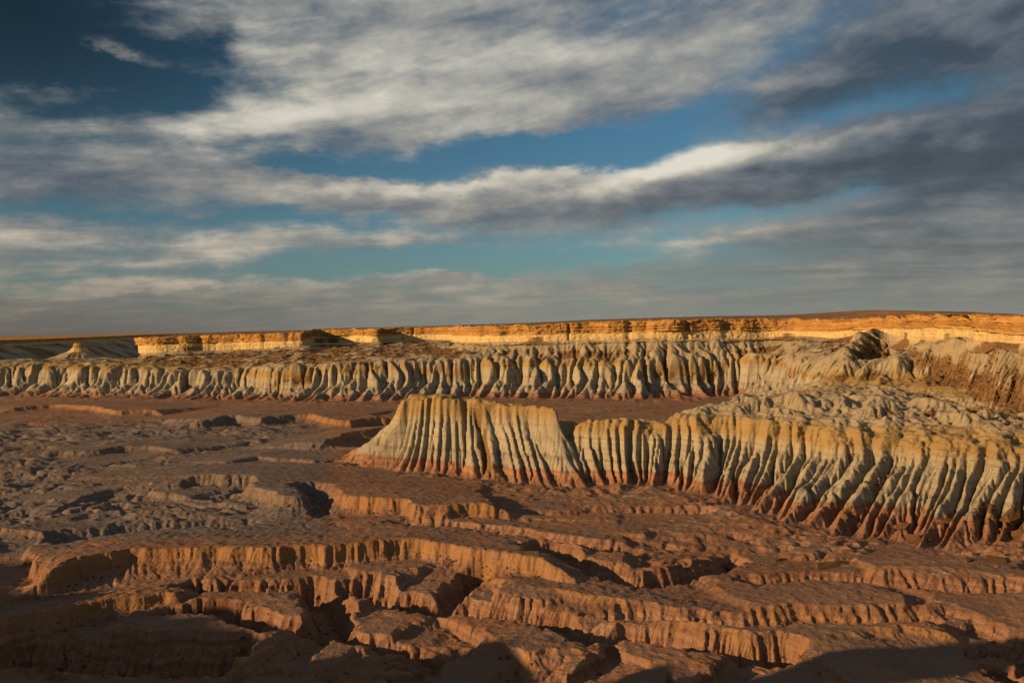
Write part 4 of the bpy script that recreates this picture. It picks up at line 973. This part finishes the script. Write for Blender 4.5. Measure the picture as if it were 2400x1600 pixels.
parts('shadow_plateau', 'unseen plateau added behind the viewpoint so that its rim shades the foreground', V, np.arange(8.0), {'strata': np.array([.2, .4, .5, .6, .75, .93, 1, 1])[:, None] + 0 * V[..., 0], 'rubble': 0 * V[..., 0]}, M_upper,
      [('talus_slope', 3.0), ('caprock', 5.0), ('plateau', None)], nr_, base=(-350, -100, 0))


# ------------------------------------------------------------------ fallen boulders
def hull_variant(seed, flat=0.7, rough=True):
    """vertices and triangles of one angular block (convex hull of jittered points)"""
    import bmesh
    r = np.random.default_rng(seed); bm = bmesh.new()
    p = r.normal(size=(15, 3)); p /= np.linalg.norm(p, axis=1, keepdims=True); p = np.sign(p) * np.abs(p) ** 0.62
    p *= np.array([0.62, 0.5, 0.5 * flat]) * r.uniform(.82, 1.1, (15, 1))
    for q in p: bm.verts.new(q)
    res = bmesh.ops.convex_hull(bm, input=bm.verts)
    bmesh.ops.delete(bm, geom=list({e for e in res['geom_interior'] + res['geom_unused'] if isinstance(e, bmesh.types.BMVert)}), context='VERTS')
    if rough: bmesh.ops.subdivide_edges(bm, edges=bm.edges, cuts=1, use_grid_fill=True, fractal=0.5, along_normal=0.3, seed=seed)
    bmesh.ops.triangulate(bm, faces=bm.faces)
    for w in bm.verts: w.co *= 1.0 + r.uniform(-.05, .05)
    bm.verts.index_update()
    v = np.array([w.co[:] for w in bm.verts]); f = np.array([[w.index for w in t.verts] for t in bm.faces]); bm.free()
    return v, f

M_boulder = rock_material('fallen_caprock', [(0.0, (0.11, 0.062, 0.03)), (1.0, (0.20, 0.118, 0.054))], bump=.6, jitter=.6, bscale=1.5, bands=.2)
VARS = [hull_variant(900 + i, .55 + .07 * i, False) for i in range(8)]
BMESH = []
for v, f in [hull_variant(900 + i, .55 + .07 * i) for i in range(8)]:
    me = bpy.data.meshes.new('boulder'); me.from_pydata(v.tolist(), [], f.tolist()); me.update(); me.materials.append(M_boulder); BMESH.append(me)

def boulder(loc, size, label, group=None, rot=None, stretch=(1, 1, 1), var=None, name='boulder'):
    k = int(rng.integers(8)) if var is None else var
    o = bpy.data.objects.new(name, BMESH[k]); coll.objects.link(o)
    o.location = loc; o.scale = (size * stretch[0], size * stretch[1], size * stretch[2])
    o.rotation_euler = rot if rot is not None else (rng.uniform(-.35, .35), rng.uniform(-.35, .35), rng.uniform(0, 6.28))
    return tag(o, label, 'boulder', group)

V_T = np.stack([TX, TY, Z], 2)
def project(P):
    D = P[..., 1]; return 1200 + P[..., 0] / D * F, yh(1200 + P[..., 0] / D * F) - (P[..., 2] - CAM_H) / D * F

SURF = [(V_T.reshape(-1, 3),) + tuple(a.reshape(-1) for a in project(V_T))]
def on_surface(px, py):
    """nearest visible surface point at a photo pixel"""
    best = None
    for P, x, y in SURF:
        m = (np.abs(x - px) < 5) & (np.abs(y - py) < 5) & (P[:, 1] > 100)
        if m.any():
            q = P[m][np.argmin(P[m][:, 1])]
            if best is None or q[1] < best[1]: best = q
    return best

named = [
    ((1938, 1322), 11.0, (1.3, .8, .36), 'large flat brown slab lying on the red floor below the ridge'),
    ((2146, 1262), 7.5, (1.0, .9, 1.0), 'big ochre block wedged between two red spur feet'),
    ((2112, 1232), 5.0, (1.0, .9, .9), 'smaller ochre block just above the big wedged block'),
    ((2212, 1224), 5.0, (1.2, .9, .7), 'tilted ochre slab resting high between two shaded spurs'),
    ((2368, 1205), 8.0, (1.0, .9, .9), 'ochre boulder on the slope at the right edge of the picture'),
    ((2385, 1250), 5.5, (1.0, .9, .9), 'ochre block just below the boulder at the right edge'),
    ((2330, 1312), 6.5, (1.3, .9, .7), 'broad ochre slab at the foot of the rightmost spur'),
    ((2262, 1312), 4.0, (1.0, .9, .8), 'small ochre block left of the broad slab at the ridge foot'),
    ((1710, 1330), 5.5, (1.2, .8, .6), 'pale tan block beside the dark bend of the gully'),
    ((1815, 1312), 4.5, (1.3, .8, .5), 'low tan rock between the gully bend and the brown slab'),
    ((2380, 950), 6.0, (1.0, .9, .9), 'dark boulder on the rubble hillside at the right edge'),
    ((2344, 905), 5.5, (1.1, .9, .8), 'large boulder halfway up the rubble hillside on the right'),
]
for (px, py), size, st_, lab in named:
    q = on_surface(px, py)
    if q is not None: boulder((q[0], q[1], q[2] + size * st_[2] * .02), size, lab, None, (rng.uniform(-.2, .2), rng.uniform(-.2, .2), rng.uniform(-.5, .5)), st_)

def scatter(V, w, n, seed):
    r = np.random.default_rng(seed); w = np.clip(w, 0, None).reshape(-1)
    # even out the grid density: weight by cell area
    du = np.gradient(V, axis=1); dv = np.gradient(V, axis=0); area = np.linalg.norm(np.cross(du, dv), axis=2).reshape(-1)
    p = w * area; p = p / p.sum(); i = r.choice(len(p), n, replace=False, p=p)
    return V.reshape(-1, 3)[i]

vis = (np.abs(gu)[None, :] < 0.645) & (TY > 200)
rw_ = np.clip(rubble - .3, 0, 1) * vis
ORD = ['first', 'second', 'third', 'fourth', 'fifth', 'sixth', 'seventh', 'eighth', 'ninth', 'tenth', 'eleventh', 'twelfth', 'thirteenth', 'fourteenth']
def row_of(w, n, seed, lo, hi, label, group):
    pts = scatter(V_T, w, n, seed); pts = pts[np.argsort(pts[:, 0] / pts[:, 1])]
    for k, q in enumerate(pts):
        boulder(q + np.array([0, 0, .1]), rng.uniform(lo, hi), label + ', ' + ORD[k] + ' from the left', group)
row_of(rw_ * (own == 2) * (Z > 36), 12, 5, 2.2, 3.4, 'ochre boulder on the bench along the top of the near ridge', 'boulders on the ridge top')
row_of(rw_ * (own == 2) * (Z > 1.5) * (Z < 25), 12, 6, 1.8, 2.8, 'ochre rock caught between the spurs of the near ridge', 'rocks between the ridge spurs')
row_of(rw_ * (own == 4) * (upx_ > 1900), 14, 7, 3.4, 5.0, 'brown boulder on the rubble hillside below the right rim', 'boulders on the right hillside')

def rubble_mesh(name, pts, sizes, label, seed):
    r = np.random.default_rng(seed); vs, fs = [], []; off = 0
    for q, sz in zip(pts, sizes):
        v, f = VARS[int(r.integers(8))]; a = r.uniform(0, 6.28); c, s_ = math.cos(a), math.sin(a)
        w = v * sz; w = np.stack([w[:, 0] * c - w[:, 1] * s_, w[:, 0] * s_ + w[:, 1] * c, w[:, 2]], 1) + q
        vs.append(w); fs.append(f + off); off += len(v)
    vs = np.concatenate(vs); fs = np.concatenate(fs)
    me = bpy.data.meshes.new(name); me.from_pydata(vs.tolist(), [], fs.tolist()); me.update(); me.materials.append(M_boulder)
    o = bpy.data.objects.new(name, me); coll.objects.link(o); tag(o, label, kind='stuff'); return o
p1_ = scatter(V_T, rw_ * (own == 4) * (upx_ < 1930), 3200, 8); r1 = rng.uniform(.9, 3.0, len(p1_))
p2_ = scatter(V_T, rw_ * (own == 4) * (upx_ >= 1900), 1900, 9); r2 = rng.uniform(.6, 2.6, len(p2_))
rubble_mesh('rubble', np.concatenate([p1_, p2_]), np.concatenate([r1, r2]), 'brown rubble strewn over the slope below the caprock', 11)
p3_ = scatter(V_T, rw_ * (own == 2), 1300, 10); rubble_mesh('rubble', p3_, rng.uniform(.4, 1.1, len(p3_)), 'ochre rubble scattered over the near ridge', 12)
p4_ = scatter(V_T, rw_ * (own == 3) * (Z > 36), 1500, 13); rubble_mesh('rubble', p4_, rng.uniform(.8, 2.4, len(p4_)), 'brown rubble along the bench above the lower cliff', 14)

foot_w = np.clip(-conv, 0, 3) * (own == 0) * vis * (TY < 430) + 0.04 * (own == 0) * vis * (TY < 430)
p5_ = scatter(V_T, foot_w, 3200, 15); rubble_mesh('loose_stones', p5_, np.random.default_rng(4).gamma(2.0, .26, len(p5_)) + .2, 'loose red stones scattered over the near canyon floor', 16).data.materials[0] = rock_material('red_stone', [(0.0, (0.12, 0.06, 0.038)), (1.0, (0.24, 0.135, 0.085))], bump=.4, jitter=.6)
